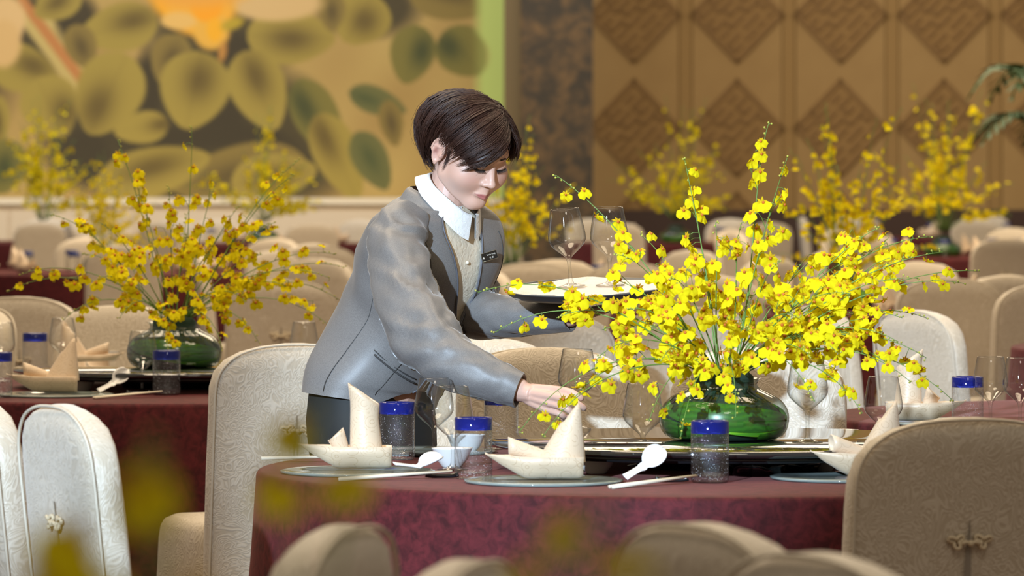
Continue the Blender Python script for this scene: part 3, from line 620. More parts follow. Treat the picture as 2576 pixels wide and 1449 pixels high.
q = on(1617, 1172); wine(q.x, q.y, ZT, 'wine glass left of the green vase, behind the spoon')
q = on(2030, 1112, ZL); wine(q.x, q.y - 0.02, ZL, 'wine glass right of the green vase on the turntable')
q = on(1450, 1078, ZL); wine(q.x, q.y, ZL, 'wine glass held by the waitress fingers', False, (0, 0.015))
HG = Vector((q.x, q.y, ZL))
for (px, py, lb) in ((1137, 1176, 'white bowl behind the middle tumbler, right of the left spoon'), (1172, 1140, 'white bowl near the farther wine glass'), (1500, 1192, 'white bowl peeking out behind the central napkin boat'), (2068, 1186, 'white bowl at the left edge of the large right chair')):
    q = on(px, py); bowl(q.x, q.y, ZT, lb)
for (px, py, lb) in ((1545, 1128, 'white bowl rim over the turntable, left of the vase'), (2115, 1128, 'white bowl rim over the turntable, right of the vase')):
    q = on(px, py); bowl(q.x, q.y, ZT, lb)
q = on(1625, 1212); spoon((q.x, q.y, ZT + 0.034), (0.95, -0.62, 0.45), 'white soup spoon at the front of the near table, below the wine glass')
q = on(1062, 1196); spoon((q.x, q.y, ZT + 0.016), (0.3, -0.28, 0.45), 'white soup spoon leaning at the bowl between the two napkin boats')
q = on(1690, 1214); rest((q.x, q.y, ZT), 0.0, 'black chopstick rest left of the lone tumbler')
q = on(1112, 1204); rest((q.x, q.y, ZT), 0.1, 'black chopstick rest at the middle tumbler')
q = on(1068, 1152); rest((q.x, q.y, ZT), 0.2, 'black chopstick rest behind the left tumbler')
q = on(1645, 1224); chop((q.x, q.y, ZT + 0.010), (0, -0.06, 0.72), 'ivory chopstick below the front spoon, nearer one of the pair'); chop((q.x - 0.004, q.y + 0.014, ZT + 0.010), (0, -0.06, 0.70), 'ivory chopstick below the front spoon, farther one of the pair')
q = on(990, 1208); chop((q.x, q.y, ZT + 0.010), (0, -0.06, 0.16), 'ivory chopstick before the left glass plate, nearer one of the pair'); chop((q.x + 0.002, q.y + 0.013, ZT + 0.010), (0, -0.06, 0.15), 'ivory chopstick before the left glass plate, farther one of the pair')
q = on(790, 1164); chop((q.x, q.y, ZT + 0.012), (0, -0.02, 0.05), 'white chopstick end sticking out left behind the tall rolled napkin')
def ash_mesh():
    G = Geo(); rings = []
    for (r, z, s) in ((0.001, 0.002, 0), (0.050, 0.0, 0), (0.056, 0.004, 0), (0.060, 0.020, 0.3), (0.063, 0.026, 1), (0.060, 0.027, 1), (0.050, 0.016, 0.4), (0.044, 0.007, 0), (0.001, 0.006, 0)):
        rings.append([(r * math.cos(2 * PI * j / 40), r * math.sin(2 * PI * j / 40), z - s * 0.008 * max(0, math.cos(5 * 2 * PI * j / 40)) ** 3) for j in range(40)])
    G.add(*loft(rings, True)); return G.mesh('ashtray', M_ASH)
ASH = ash_mesh()
for (px, py, lb) in ((1905, 1197, 'dark glass ashtray under the turntable rim, left one'), (1990, 1192, 'dark glass ashtray under the turntable rim, right one beside the bowl')):
    q = on(px, py); tag(link('ashtray', ASH, None, (q.x, q.y, ZT)), lb, 'ashtray', 'glass ashtrays')
# table behind on the right
wine(1.178, 12.42, ZT, 'wine glass at the far right, taller in view of two'); wine(1.245, 12.36, ZT, 'wine glass cut by the right frame edge')
tumbler(1.125, 12.46, ZT, 'blue rimmed tumbler at the far right behind the wine glass')
plate(1.09, 12.68, ZT, 'glass plate under the napkin at the far right'); boat(1.04, 12.66, ZT + 0.006, PI - 0.15, 'napkin boat right of the near flowers, behind the large right chair', 'A')
q = P(2222, 1140, 11.25); wine(q.x, q.y, ZT, 'wine glass half behind the large right chair, among yellow blooms')
q = P(2008, 1070, 12.35); bowl(1.0, 12.95, ZT, 'white bowl beside the far right napkin')
# left table
L_ = [('p', 135, 992, 'glass plate under the left table napkin boat'), ('b', 108, 990, 'napkin boat with a pointed cone on the left table')]
q = on(140, 996); plate(q.x, q.y, ZT, 'glass plate under the nearer napkin boat on the left table')
q = on(105, 994); boat(q.x, q.y, ZT + 0.006, 0.06, 'nearer napkin boat on the left table', 'B')
q = on(232, 935); boat(q.x, q.y, ZT + 0.006, PI + 0.05, 'farther napkin boat on the left table, bow to the right', 'B')
q = on(245, 935); plate(q.x, q.y + 0.02, ZT, 'glass plate under the farther napkin boat on the left table')
for (px, py, lb) in ((419, 994, 'blue rimmed tumbler before the left vase'), (88, 940, 'blue rimmed tumbler behind the left table napkin cone'), (-4, 1000, 'blue rimmed tumbler cut by the left frame edge')):
    q = on(px, py); tumbler(q.x, q.y, ZT, lb)
for (px, py, lb) in ((358, 990, 'wine glass before the left vase beside the tumbler'), (158, 945, 'wine glass behind the left table napkin cone'), (2, 960, 'wine glass cut by the left frame edge'), (765, 958, 'wine glass behind the left chair, at the waitress back')):
    q = on(px, py); wine(q.x, q.y, ZT, lb)
q = on(205, 984); bowl(q.x, q.y, ZT, 'white bowl touching the nearer left table napkin boat')
q = on(290, 992); spoon((q.x, q.y, ZT + 0.034), (0.95, -0.62, 0.45), 'white soup spoon on the left table')
q = on(322, 1002); chop((q.x, q.y, ZT + 0.010), (0, -0.05, 0.72), 'ivory chopstick below the left table spoon, nearer one of the pair'); chop((q.x - 0.004, q.y + 0.014, ZT + 0.010), (0, -0.05, 0.7), 'ivory chopstick below the left table spoon, farther one of the pair')
q = on(348, 994); rest((q.x, q.y, ZT), 0, 'black chopstick rest on the left table')
q = on(268, 915); bowl(q.x, q.y, ZT, 'white bowl behind the left table turntable')

# ------------------------------------------------------------------ orchids
def bloom_mesh(var, lo=False):
    rr = random.Random(var); G = Geo()
    out = [(-0.004, -0.002), (-0.013, -0.000), (-0.0185, -0.007), (-0.0165, -0.017), (-0.0085, -0.0235), (0, -0.0185), (0.0085, -0.0235), (0.0165, -0.017), (0.0185, -0.007), (0.013, -0.000), (0.004, -0.002)]
    if lo: out = out[1:10:2]
    else:
        o3 = catmull([(x, z, 0) for x, z in out], 25); out = [(p[0], p[1]) for p in o3]
    k = len(out); v = [(0, 0, 0)]; p1 = rr.uniform(0, 6); cup = rr.uniform(-0.003, 0.004)
    for (x, z) in out: v.append((x * 0.55, -0.0025 - cup * 0.3, z * 0.55))
    for i, (x, z) in enumerate(out):
        s = 1 + 0.05 * math.sin(i * 1.9 + p1) + rr.uniform(-0.02, 0.02); v.append((x * s, cup + 0.0022 * math.sin(i * 1.35 + p1) + rr.uniform(-0.0008, 0.0008), z * s))
    f = [(0, i, i + 1) for i in range(1, k)] + [(i, i + k, i + k + 1, i + 1) for i in range(1, k)]
    G.add(v, f, 0)
    for a in (90, 35, 145, 0, 180):
        L = rr.uniform(0.010, 0.014); c, s = math.cos(math.radians(a)), math.sin(math.radians(a)); wd = 0.0032
        q = [(0, 0, 0), (c * L * 0.55 - s * wd, -0.001, s * L * 0.55 + c * wd), (c * L, 0.003 * rr.uniform(-1, 1.5), s * L), (c * L * 0.55 + s * wd, -0.001, s * L * 0.55 - c * wd)]
        G.add(q, [(0, 1, 2, 3)], 1)
    if not lo: G.add(*ball((0, -0.003, -0.001), 0.0036, 6, 4), m=2)
    return G
BLOOM = [bloom_mesh(i).mesh('bloom', [M_LIP, M_PET, M_CAL]) for i in range(5)]
BLOOM_LO = [bloom_mesh(i + 20, True) for i in range(3)]
def vase_parts(t):
    prof = [(0.095, 0.0), (0.118, 0.004), (0.134, 0.020), (0.1395, 0.045), (0.135, 0.068), (0.119, 0.088), (0.095, 0.102), (0.078, 0.110), (0.071, 0.118), (0.074, 0.127), (0.080, 0.132)]
    pr = catmull([(a, b, 0) for a, b in prof], 30); pr = [(p[0], p[1]) for p in pr]
    G = Geo(); G.add(*lathe(pr, 48, True)); G.obj('glass_bowl', M_VASE, t)
    def rad(z): return np.interp(z, [p[1] for p in pr], [p[0] for p in pr]) - 0.004
    for k, (z0, z1, a0, m) in enumerate(((0.004, 0.075, 0.0, 0), (0.004, 0.052, 1.6, 1), (0.028, 0.086, 3.4, 1), (0.022, 0.058, 4.1, 2), (0.002, 0.040, 5.3, 0), (0.040, 0.080, 0.9, 2))):
        rows = []
        for i in range(41):
            u = i / 40; a = a0 + u * 2.7; mid = (z0 + z1) / 2 + 0.012 * math.sin(u * 3 + k); hw = (z1 - z0) / 2 * math.sin(PI * min(0.97, max(0.03, u))) ** 0.5; row = []
            for s in range(9):
                z = min(0.09, max(0.003, mid + hw * (s / 4 - 1))); r = rad(z) - 0.0016 * (k % 4) - 0.0008 * (1 - abs(s / 4 - 1)); row.append((r * math.cos(a), r * math.sin(a), z))
            rows.append(row)
        G = Geo(); G.add(*loft(rows, False)); G.obj('broad_leaf', M_LEAF[m], t)
    G = Geo(); G.add(*lathe([(0.001, 0.003), (0.10, 0.003), (0.122, 0.03), (0.122, 0.055), (0.10, 0.08), (0.074, 0.098), (0.064, 0.112), (0.063, 0.136), (0.052, 0.146), (0.001, 0.150)], 32)); G.obj('floral_foam', M_FOAM, t)
def bez(a, b, c, d, n):
    out = []
    for i in range(n):
        t = i / (n - 1); out.append(a * (1 - t) ** 3 + b * 3 * t * (1 - t) ** 2 + c * 3 * t * t * (1 - t) + d * t ** 3)
    return out
def spray(base, tip, rr, nbl, droop=0.0, start=0.35):
    """stem geometry and the bloom placements of one orchid spray"""
    base = Vector(base); tip = Vector(tip); d = tip - base; L = d.length
    side = Vector((rr.uniform(-1, 1), rr.uniform(-1, 1), 0)) * L * 0.06
    c1 = base + d * 0.33 + Vector((0, 0, 0.10 * L + 0.25 * droop)) * 1.0 + side
    c2 = base + d * 0.70 + Vector((0, 0, 0.10 * L + 0.35 * droop)) - side * 0.6
    n = 16; path = bez(base, c1, c2, tip, n); G = Geo()
    G.add(*tube(path, [0.0020 - 0.0013 * i / (n - 1) for i in range(n)], 5)); bl = []
    def place(pt, tang, size):
        out = Vector((rr.uniform(-1, 1), rr.uniform(-1, 1), rr.uniform(-0.5, 0.7))); out = (out - tang * out.dot(tang)).normalized()
        q = pt + out * rr.uniform(0.010, 0.028) + Vector((0, 0, -0.004))
        G.add(*tube([pt, (pt + q) / 2 + Vector((0, 0, 0.004)), q], [0.0007, 0.0006, 0.0006], 4, False))
        bl.append((q, out, size))
    for i in range(nbl):
        t = start + (0.93 - start) * ((i + rr.uniform(0.1, 0.9)) / nbl) ** 1.25; k = t * (n - 1); a = int(k); pt = path[a].lerp(path[min(a + 1, n - 1)], k - a)
        tang = (path[min(a + 1, n - 1)] - path[max(a - 1, 0)]).normalized(); size = 1.06 - 0.38 * max(0, t - 0.55) / 0.45
        if rr.random() < 0.33 and t < 0.8:
            o = Vector((rr.uniform(-1, 1), rr.uniform(-1, 1), rr.uniform(0.0, 1.0))).normalized(); e = pt + (o * 0.6 + tang * 0.7) * rr.uniform(0.03, 0.07)
            G.add(*tube([pt, (pt + e) / 2 + Vector((0, 0, 0.005)), e], [0.0009, 0.0008, 0.0006], 4, False)); place(pt.lerp(e, 0.6), tang, size); place(e, tang, size)
        else: place(pt, tang, size)
    for t in (0.86, 0.91, 0.95, 0.985, 1.0):
        k = t * (n - 1); a = int(k); pt = path[a].lerp(path[min(a + 1, n - 1)], k - a)
        o = Vector((rr.uniform(-1, 1), rr.uniform(-1, 1), rr.uniform(-0.3, 0.6))).normalized() * 0.007
        G.add(*tube([pt, pt + o], [0.0006, 0.0006], 4, False)); G.add(*ball(pt + o, 0.0033 - 0.001 * t, 6, 4), m=1)
    return G, bl
def bloom_matrix(q, out, size, rr):
    face = (out * 0.7 + Vector((rr.uniform(-0.6, 0.6), rr.uniform(-1.3, 0.25), rr.uniform(-0.35, 0.35)))).normalized()
    yv = -face; up = Vector((rr.uniform(-0.5, 0.5), rr.uniform(-0.3, 0.3), 1)); zv = (up - yv * up.dot(yv)).normalized(); xv = yv.cross(zv)
    return Matrix.Translation(q) @ Matrix((xv, yv, zv)).transposed().to_4x4() @ Matrix.Scale(size, 4)
def arrangement(loc, tips, label, seed, cap=295, nbl=(7, 10), group='yellow orchid centrepieces', st0=(0.24, 0.42)):
    rr = random.Random(seed); loc = Vector(loc); t = thing('orchid_arrangement', label, 'flower arrangement', loc, 0, group); vase_parts(t)
    count = 0; extra = Geo()
    for (tip, droop) in tips:
        tip = Vector(tip) - loc; a = math.atan2(tip.y, tip.x); base = Vector((0.035 * math.cos(a) * rr.uniform(0.2, 1.2), 0.035 * math.sin(a) * rr.uniform(0.2, 1.2), 0.135))
        G, bl = spray(base, tip, rr, rr.randint(*nbl), droop, rr.uniform(*st0))
        st = G.obj('flower_stem', [M_STEM, M_BUD], t)
        for (q, o, s) in bl:
            Mx = bloom_matrix(q, o, s, rr)
            if count < cap:
                b = link('bloom', BLOOM[rr.randrange(5)], st); b.matrix_local = Mx; count += 1
            else:
                g_ = bloom_mesh(rr.randrange(50)); g_.xf(Mx); [extra.add([v], []) for v in ()]
                o_ = len(extra.v); extra.v += g_.v; extra.f += [tuple(i + o_ for i in q_) for q_ in g_.f]; extra.m += g_.m
    if extra.v:
        e = extra.obj('small_blooms', [M_LIP, M_PET, M_CAL], t); e['kind'] = 'stuff'
    return t
V1 = Vector((0.455, 10.82, ZL)); V2 = Vector((-0.985, 14.72, ZL))
T1_TIPS = [(1935, 306, 0, 0), (1722, 400, .05, 0), (1982, 392, -.1, .0), (1400, 442, .1, .05), (1203, 735, -.1, .16), (1242, 838, .05, .22), (1306, 1088, -.20, .25), (1365, 1100, -.3, .2), (2338, 596, .1, .1), (2372, 634, 0, .04), (2465, 682, .1, .06),
           (2420, 712, -.1, .1), (2330, 800, .1, .12), (2400, 1010, -.1, .22), (2290, 960, -.2, .16), (2170, 1040, -.25, .2), (2050, 1010, -.36, .2), (1712, 1100, -.34, .22), (1632, 1060, -.3, .2), (1850, 1050, -.38, .22), (1552, 640, -.2, .08),
           (1610, 590, .15, .05), (1800, 560, 0, 0), (1865, 560, -.15, 0), (2070, 640, .15, .04), (2195, 630, .1, .05), (2140, 740, -.25, .1), (1500, 905, -.22, .15), (2260, 860, -.15, .14), (1690, 700, -.25, .08), (1960, 660, -.25, .05), (1770, 690, .25, 0), (1900, 740, .35, 0), (2010, 800, -.32, .1), (1640, 830, -.3, .12), (2110, 890, -.3, .14), (1740, 480, .1, 0), (1880, 830, -.36, .05), (2040, 900, -.3, .1), (1580, 780, -.1, .1), (1515, 830, .1, .1), (2225, 760, .2, .1), (2310, 700, -.1, .08), (1660, 910, -.33, .14), (1445, 1000, -.15, .16), (2290, 650, .05, .06), (2270, 800, -.05, .12), (2215, 570, .05, .03), (1530, 700, 0, .06), (1400, 800, 0, .14), (2330, 900, 0, .16), (2240, 920, -.1, .16)]
arrangement(V1, [(P(px, py, 10.82 + dd), dr) for px, py, dd, dr in T1_TIPS], 'yellow orchid sprays in a leaf lined bowl on the near table, right of the waitress', 11, 298, (6, 8))
T2_TIPS = [(482, 318, 0, 0), (296, 352, .1, 0), (752, 402, .1, .03), (738, 440, -.1, .03), (125, 540, 0, .1), (55, 690, -.1, .14), (20, 735, .2, .16), (160, 805, -.2, .16), (858, 757, .1, .2), (845, 640, 0, .12), (868, 672, .2, .1), (830, 700, -.2, .14), (836, 825, -.1, .2), (650, 860, -.2, .2), (560, 880, -.3, .2), (420, 900, -.35, .2), (345, 470, .1, 0), (425, 470, -.1, 0), (540, 470, .1, 0), (600, 520, -.1, .03),
           (690, 560, .15, .05), (250, 560, -.1, .05), (205, 640, .2, .08), (300, 800, -.3, .14), (620, 760, -.3, .12), (470, 590, -.25, 0), (380, 610, -.2, .03), (530, 630, -.25, .03), (720, 720, -.15, .1), (470, 540, .25, 0), (250, 700, -.2, .1), (660, 640, .2, .05)]
arrangement(V2, [(P(px, py, 14.72 + dd), dr) for px, py, dd, dr in T2_TIPS], 'yellow orchid sprays in a leaf lined glass bowl on the left table', 23, 285, (6, 8))

# far arrangements: real stems and blooms joined, too blurred to pick apart
def far_arr(seed):
    rr = random.Random(seed); st = Geo(); bl = Geo()
    for k in range(32):
        a = rr.uniform(0, 2 * PI); el = rr.random(); h = 0.30 + 0.50 * rr.random() ** 1.2 if el < 0.5 else rr.uniform(0.05, 0.42); rad = rr.uniform(0.05, 0.28) if el < 0.5 else rr.uniform(0.28, 0.50)
        tip = Vector((rad * math.cos(a), rad * math.sin(a), 0.132 + h)); G, bb = spray((0.02 * math.cos(a), 0.02 * math.sin(a), 0.135), tip, rr, rr.randint(5, 8), 0.1 if el > 0.5 else 0, 0.3)
        st.add(G.v, G.f)
        for (q, o, s) in bb:
            g_ = BLOOM_LO[rr.randrange(3)]; Mx = bloom_matrix(q, o, s * 1.15, rr); o_ = len(bl.v)
            bl.v += [tuple(Mx @ Vector(p)) for p in g_.v]; bl.f += [tuple(i + o_ for i in q_) for q_ in g_.f]; bl.m += g_.m
    return st.mesh('flower_stems', M_STEM), bl.mesh('blooms', [M_LIP, M_PET, M_CAL])
FA = [far_arr(101), far_arr(202), far_arr(303)]
def far_arrangement(x, y, k, label, z=ZT, s=1.0, rz=0.0):
    t = thing('orchid_arrangement', label, 'flower arrangement', (x, y, z), rz, 'yellow orchid centrepieces'); t.scale = (1, 1, 1)
    vase_parts(t)
    for nm, d in zip(('flower_stems', 'blooms'), FA[k]):
        o = link(nm, d, t); o['kind'] = 'stuff'; o.scale = (s, s, s)
ORD = ['leftmost', 'second from left', 'third from left', 'fourth from left', 'fifth from left', 'sixth from left', 'seventh from left', 'eighth from left']
far_tables = [  # name phrase, x, y, arrangement variant, scale
    ('right of centre behind the near flowers', 1.40, 22.8, 0, 1.0, 2.09, 22.9), ('at the back right near the wall panels', 3.1, 36.3, 1, 1.35, None, None), ('far back under the first wall panels', 1.40, 43.0, 2, 1.45, None, None),
    ('directly behind the waitress head', 0.0, 26.5, 1, 1.0, None, None), ('at the back left before the stage', -4.05, 43.5, 0, 1.35, None, None), ('before the stage left of the waitress', -2.1, 42.5, 2, 1.35, None, None),
    ('in the left middle distance', -2.5, 31.0, 0, 0.8, None, None), ('cut by the right frame edge', 2.75, 18.1, None, 1.0, None, None), ('far back right of the pillar', 4.3, 46.2, None, 1.2, None, None)]
for (ph, x, y, k, s, ax, ay) in far_tables:
    cloth((x, y), 'maroon tablecloth on the blurred round table ' + ph, CLO_FAR, random.uniform(0, 6))
    if k is not None:
        dx = 0.10 if y == 22.8 else 0
        far_arrangement(x + dx, y, k, 'blurred yellow orchids on the table ' + ph, ZT, s, random.uniform(0, 6))
    n = 8; a0 = random.uniform(0, 6.28); seats = []; naps = []; tums = []
    for i in range(n):
        a = a0 + 2 * PI * i / n
        if y < 40 or i % 2 == 0:
            naps.append((x + 0.70 * math.cos(a), y + 0.70 * math.sin(a))); tums.append((x + 0.52 * math.cos(a + 0.35), y + 0.52 * math.sin(a + 0.35)))
        cx_, cy_ = x + 1.56 * math.cos(a), y + 1.56 * math.sin(a)
        if any((cx_ - q[1]) ** 2 + (cy_ - q[2]) ** 2 < 1.9 for q in far_tables if q[1] != x): continue
        if any((cx_ - q[0]) ** 2 + (cy_ - q[1]) ** 2 < 0.42 for q in mid): continue
        if abs(cx_) > 0.1015 * cy_ + 0.4: continue
        if cx_ > 0.95 and y < 21 and cx_ < 2.2: continue
        seats.append((cx_, cy_))
    for i, (sx, sy) in enumerate(sorted(naps, key=lambda p: p[0] / p[1])):
        boat(sx, sy, ZT, random.uniform(0, 6.28), 'napkin boat, ' + ORD[i] + ', on the table ' + ph, 'B', 'napkins on the table ' + ph)
    for i, (sx, sy) in enumerate(sorted(tums, key=lambda p: p[0] / p[1])):
        tumbler(sx, sy, ZT, 'blue tumbler, ' + ORD[i] + ', on the table ' + ph, True, 'tumblers on the table ' + ph)
    for i, (sx, sy) in enumerate(sorted(seats, key=lambda p: p[0] / p[1])):
        chair(sx, sy, facing(sx, sy, x, y) + random.uniform(-0.15, 0.15), 'cream chair, ' + ORD[i] + ', at the table ' + ph, None, 'chairs at the table ' + ph)

# near arrangement far out of focus, at the bottom of the frame, and its table below the frame
TF = (-0.12, 2.05)
cloth(TF, 'maroon tablecloth on the table at the photographer, below the frame', CLO_FAR)
FT = [(405, 1120, 0.0, 0.0), (205, 1240, .05, 0), (800, 1035, .45, 0), (870, 1195, .3, 0), (1545, 1270, .0, 0), (1420, 1385, -.05, 0), (75, 1370, .05, 0), (390, 1390, .1, 0)]
arrangement((TF[0], TF[1], ZT), [(P(px, py, 2.05 + dd), dr) for px, py, dd, dr in FT], 'yellow orchid blooms as soft blurs at the bottom, nearest to the camera', 5, 60, (2, 2), st0=(0.95, 0.97))

# palm at the right edge
pt_ = thing('potted_palm', 'green potted palm whose fronds reach in at the upper right edge', 'plant', (3.42, 31.0, 0))
g = Geo(); g.add(*lathe([(0.16, 0.0), (0.20, 0.05), (0.24, 0.42), (0.26, 0.45), (0.23, 0.45), (0.22, 0.40), (0.001, 0.40)], 24, True)); g.obj('pot', mat('palm_pot', (0.06, 0.04, 0.03), 0.5), pt_)
g = Geo(); g.add(*tube([(0, 0, 0.38), (0.02, 0, 0.9), (0, 0, 1.45)], [0.05, 0.04, 0.035], 10)); g.obj('trunk', mat('palm_trunk', (0.10, 0.07, 0.04), 0.8), pt_)
pgm = mat('palm_green', (0.02, 0.085, 0.015), 0.5)
for k in range(15):
    a = k * 2 * PI / 15 + 0.25; up = 0.72 if k % 2 else 0.42; L = 0.62; G = Geo(); rib = [Vector((0, 0, 1.45))]
    for i in range(1, 13):
        u = i / 12; rib.append(Vector((L * u * math.cos(a), L * u * math.sin(a), 1.45 + up * math.sin(u * 2.0) - 0.28 * u * u)))
    G.add(*tube(rib, 0.006, 5)); side = Vector((-math.sin(a), math.cos(a), 0))
    for i in range(2, 13):
        for s in (-1, 1):
            l = 0.24 * math.sin(PI * (0.12 + 0.85 * i / 12)); b = rib[i]; d = (rib[i] - rib[i - 1]).normalized(); e = b + (side * s * 0.8 + d * 0.6) * l + Vector((0, 0, -0.25 * l)); m_ = (b + e) / 2 + d * 0.024; m2 = (b + e) / 2 - d * 0.024
            G.add([b, m_, e, m2], [(0, 1, 2, 3)])
    G.obj('frond', pgm, pt_)
# ------------------------------------------------------------------ tray with two glasses, held by the waitress
TR = P(1480, 742, 11.50); TILT = (0.085, -0.035)
Mt = Matrix.Translation(TR) @ Matrix.Rotation(TILT[0], 4, 'X') @ Matrix.Rotation(TILT[1], 4, 'Y')
tr = thing('serving_tray', 'round dark grey serving tray held out by the waitress', 'tray'); tr.matrix_world = Mt
g = Geo(); g.add(*lathe([(0.001, 0.0), (0.168, 0.0), (0.180, 0.006), (0.189, 0.016), (0.192, 0.017), (0.191, 0.0195), (0.187, 0.019), (0.177, 0.009), (0.166, 0.004), (0.001, 0.004)], 64)); g.obj('tray_dish', M_TRAY, tr)
G = Geo(); rows = []
for i in range(15):
    r = 0.182 * i / 14 + 0.001; row = []
    for j in range(72):
        a = 2 * PI * j / 72; rr_ = r * (1 + 0.02 * math.sin(3 * a + 1)); x, y = rr_ * math.cos(a), rr_ * math.sin(a)
        z = 0.0185 + 0.0022 * nz(x * 30, y * 30) + 0.003 * max(0, i - 11) / 3 * math.sin(5 * a)
        cd = math.hypot(x + 0.16, y + 0.07); z -= 0.012 * max(0, 1 - cd / 0.06) if i > 12 else 0
        row.append((x, y, z))
    rows.append(row)
G.add(*loft(rows, True)); low = [[(p[0] * 0.985, p[1] * 0.985, p[2] - 0.004) for p in r] for r in reversed(rows[-2:])]; G.add(*loft([rows[-1]] + low, True))
nk = G.obj('tray_cloth', M_NAP); nk.matrix_world = Mt; tag(nk, 'cream damask napkin spread over the serving tray', 'napkin')
for (px, py, tl, lb) in ((1437, 731, (0.0, -0.085), 'wine glass on the tray, the one nearer the waitress'), (1535, 731, (0.02, -0.02), 'wine glass on the tray, the one partly behind yellow blooms')):
    q = P(px, py, 11.5); l = Mt.inverted() @ q; l.z = 0.0205; q = Mt @ l
    wine(q.x, q.y, q.z, lb, False, (TILT[0] * 0.5 + tl[0], tl[1]))

# ------------------------------------------------------------------ the waitress
person = thing('person', 'waitress in a grey jacket bending forward, holding a tray and placing a glass', 'person', (0, 0, 0))
TH = math.radians(38); PT = math.radians(28)
HF = Vector((math.cos(PT) * math.sin(TH), -math.cos(PT) * math.cos(TH), -math.sin(PT)))
HL = Vector((math.cos(TH), math.sin(TH), 0)); HU = HL.cross(HF) * 1.0
HU = Vector((math.sin(PT) * math.sin(TH), -math.sin(PT) * math.cos(TH), math.cos(PT)))
HC = P(1184, 372, 11.65); HS = 1.06
def h2w(p): return HC + (HL * float(p[0]) + HF * float(p[1]) + HU * float(p[2])) * HS
HM = Matrix((( HL.x, HF.x, HU.x, HC.x), (HL.y, HF.y, HU.y, HC.y), (HL.z, HF.z, HU.z, HC.z), (0, 0, 0, 1)))
# head: smooth union of rounded masses, solved along rays from the centre
def smin(a, b, k): h = np.clip(0.5 + 0.5 * (b - a) / k, 0, 1); return b * (1 - h) + a * h - k * h * (1 - h)
def smax(a, b, k): return -smin(-a, -b, k)
def sd_ell(p, c, r):
    q = (p - np.array(c)); r = np.array(r); k0 = np.linalg.norm(q / r, axis=-1); k1 = np.linalg.norm(q / (r * r), axis=-1) + 1e-9; return k0 * (k0 - 1) / k1
def sd_cap(p, a, b, ra, rb=None):
    a = np.array(a); b = np.array(b); rb = ra if rb is None else rb; ab = b - a; t = np.clip(((p - a) @ ab) / (ab @ ab), 0, 1)
    return np.linalg.norm(p - a - t[..., None] * ab, axis=-1) - (ra + (rb - ra) * t)
def head_sdf(p):
    p = p.copy(); p[..., 0] = np.abs(p[..., 0])
    d = sd_ell(p, (0, -0.014, 0.030), (0.0735, 0.092, 0.080))
    d = smin(d, sd_ell(p, (0, 0.030, -0.030), (0.0645, 0.060, 0.074)), 0.024)
    d = smin(d, sd_cap(p, (0.050, 0.008, -0.056), (0.009, 0.062, -0.095), 0.021, 0.0175), 0.026)
    d = smin(d, sd_ell(p, (0, 0.068, -0.096), (0.020, 0.017, 0.015)), 0.016)
    d = smin(d, sd_ell(p, (0.040, 0.054, -0.036), (0.029, 0.028, 0.029)), 0.024)
    d = smin(d, sd_cap(p, (0.014, 0.082, 0.020), (0.040, 0.066, 0.020), 0.0095), 0.016)
    d = smax(d, -sd_ell(p, (0.0315, 0.100, -0.001), (0.017, 0.0125, 0.0105)), 0.010)
    d = smin(d, sd_ell(p, (0.0315, 0.0735, -0.003), (0.0150, 0.0125, 0.0115)), 0.004)
    d = smin(d, sd_cap(p, (0, 0.082, 0.008), (0, 0.101, -0.034), 0.0065, 0.0080), 0.011)
    d = smin(d, sd_ell(p, (0, 0.1035, -0.0370), (0.0098, 0.0090, 0.0078)), 0.006)
    d = smin(d, sd_ell(p, (0.0125, 0.0935, -0.0395), (0.0068, 0.0085, 0.0062)), 0.006)
    d = smax(d, -sd_ell(p, (0.0062, 0.0990, -0.0475), (0.0032, 0.0050, 0.0026)), 0.0015)
    d = smin(d, sd_ell(p, (0, 0.0865, -0.0600), (0.012, 0.008, 0.010)), 0.010)
    d = smin(d, sd_cap(p, (0.0, 0.0935, -0.0655), (0.0195, 0.0835, -0.0685), 0.0042, 0.0022), 0.0045)
    d = smin(d, sd_cap(p, (0.0, 0.0920, -0.0745), (0.0165, 0.0835, -0.0715), 0.0050, 0.0022), 0.0045)
    d = smax(d, -sd_cap(p, (0.0, 0.0990, -0.0698), (0.0215, 0.0880, -0.0695), 0.0012, 0.0012), 0.003)
    return d
def head_r(dirs):
    lo = np.zeros(dirs.shape[:-1]); hi = np.full(dirs.shape[:-1], 0.2)
    r = np.full(dirs.shape[:-1], 0.19)
    for _ in range(60): r = r - np.clip(-0.7 * -head_sdf(dirs * r[..., None] + ORG), -0.02, 0.02) if False else r - 0.7 * head_sdf(dirs * r[..., None] + ORG)
    return r
ORG = np.array([0.0, 0.0, -0.01])
def on_head(l, u, f=0.09, lift=0.0):
    d = np.array([l, f, u]) - ORG; d = d / np.linalg.norm(d); r = head_r(d[None])[0]; return ORG + d * (r + lift)
nu, nv = 150, 110
th = np.linspace(0, 2 * PI, nu, endpoint=False); ph = np.linspace(-PI / 2, PI / 2, nv)
# denser toward the face: warp the azimuth
thw = th - 0.55 * np.sin(th)
T_, F_ = np.meshgrid(thw, ph)
dirs = np.stack([np.sin(T_) * np.cos(F_), np.cos(T_) * np.cos(F_), np.sin(F_)], -1)
HV = ORG + dirs * head_r(dirs)[..., None]
skin = Geo(); skin.add(*loft([[tuple(h2w(p)) for p in row] for row in HV], True, True, True))
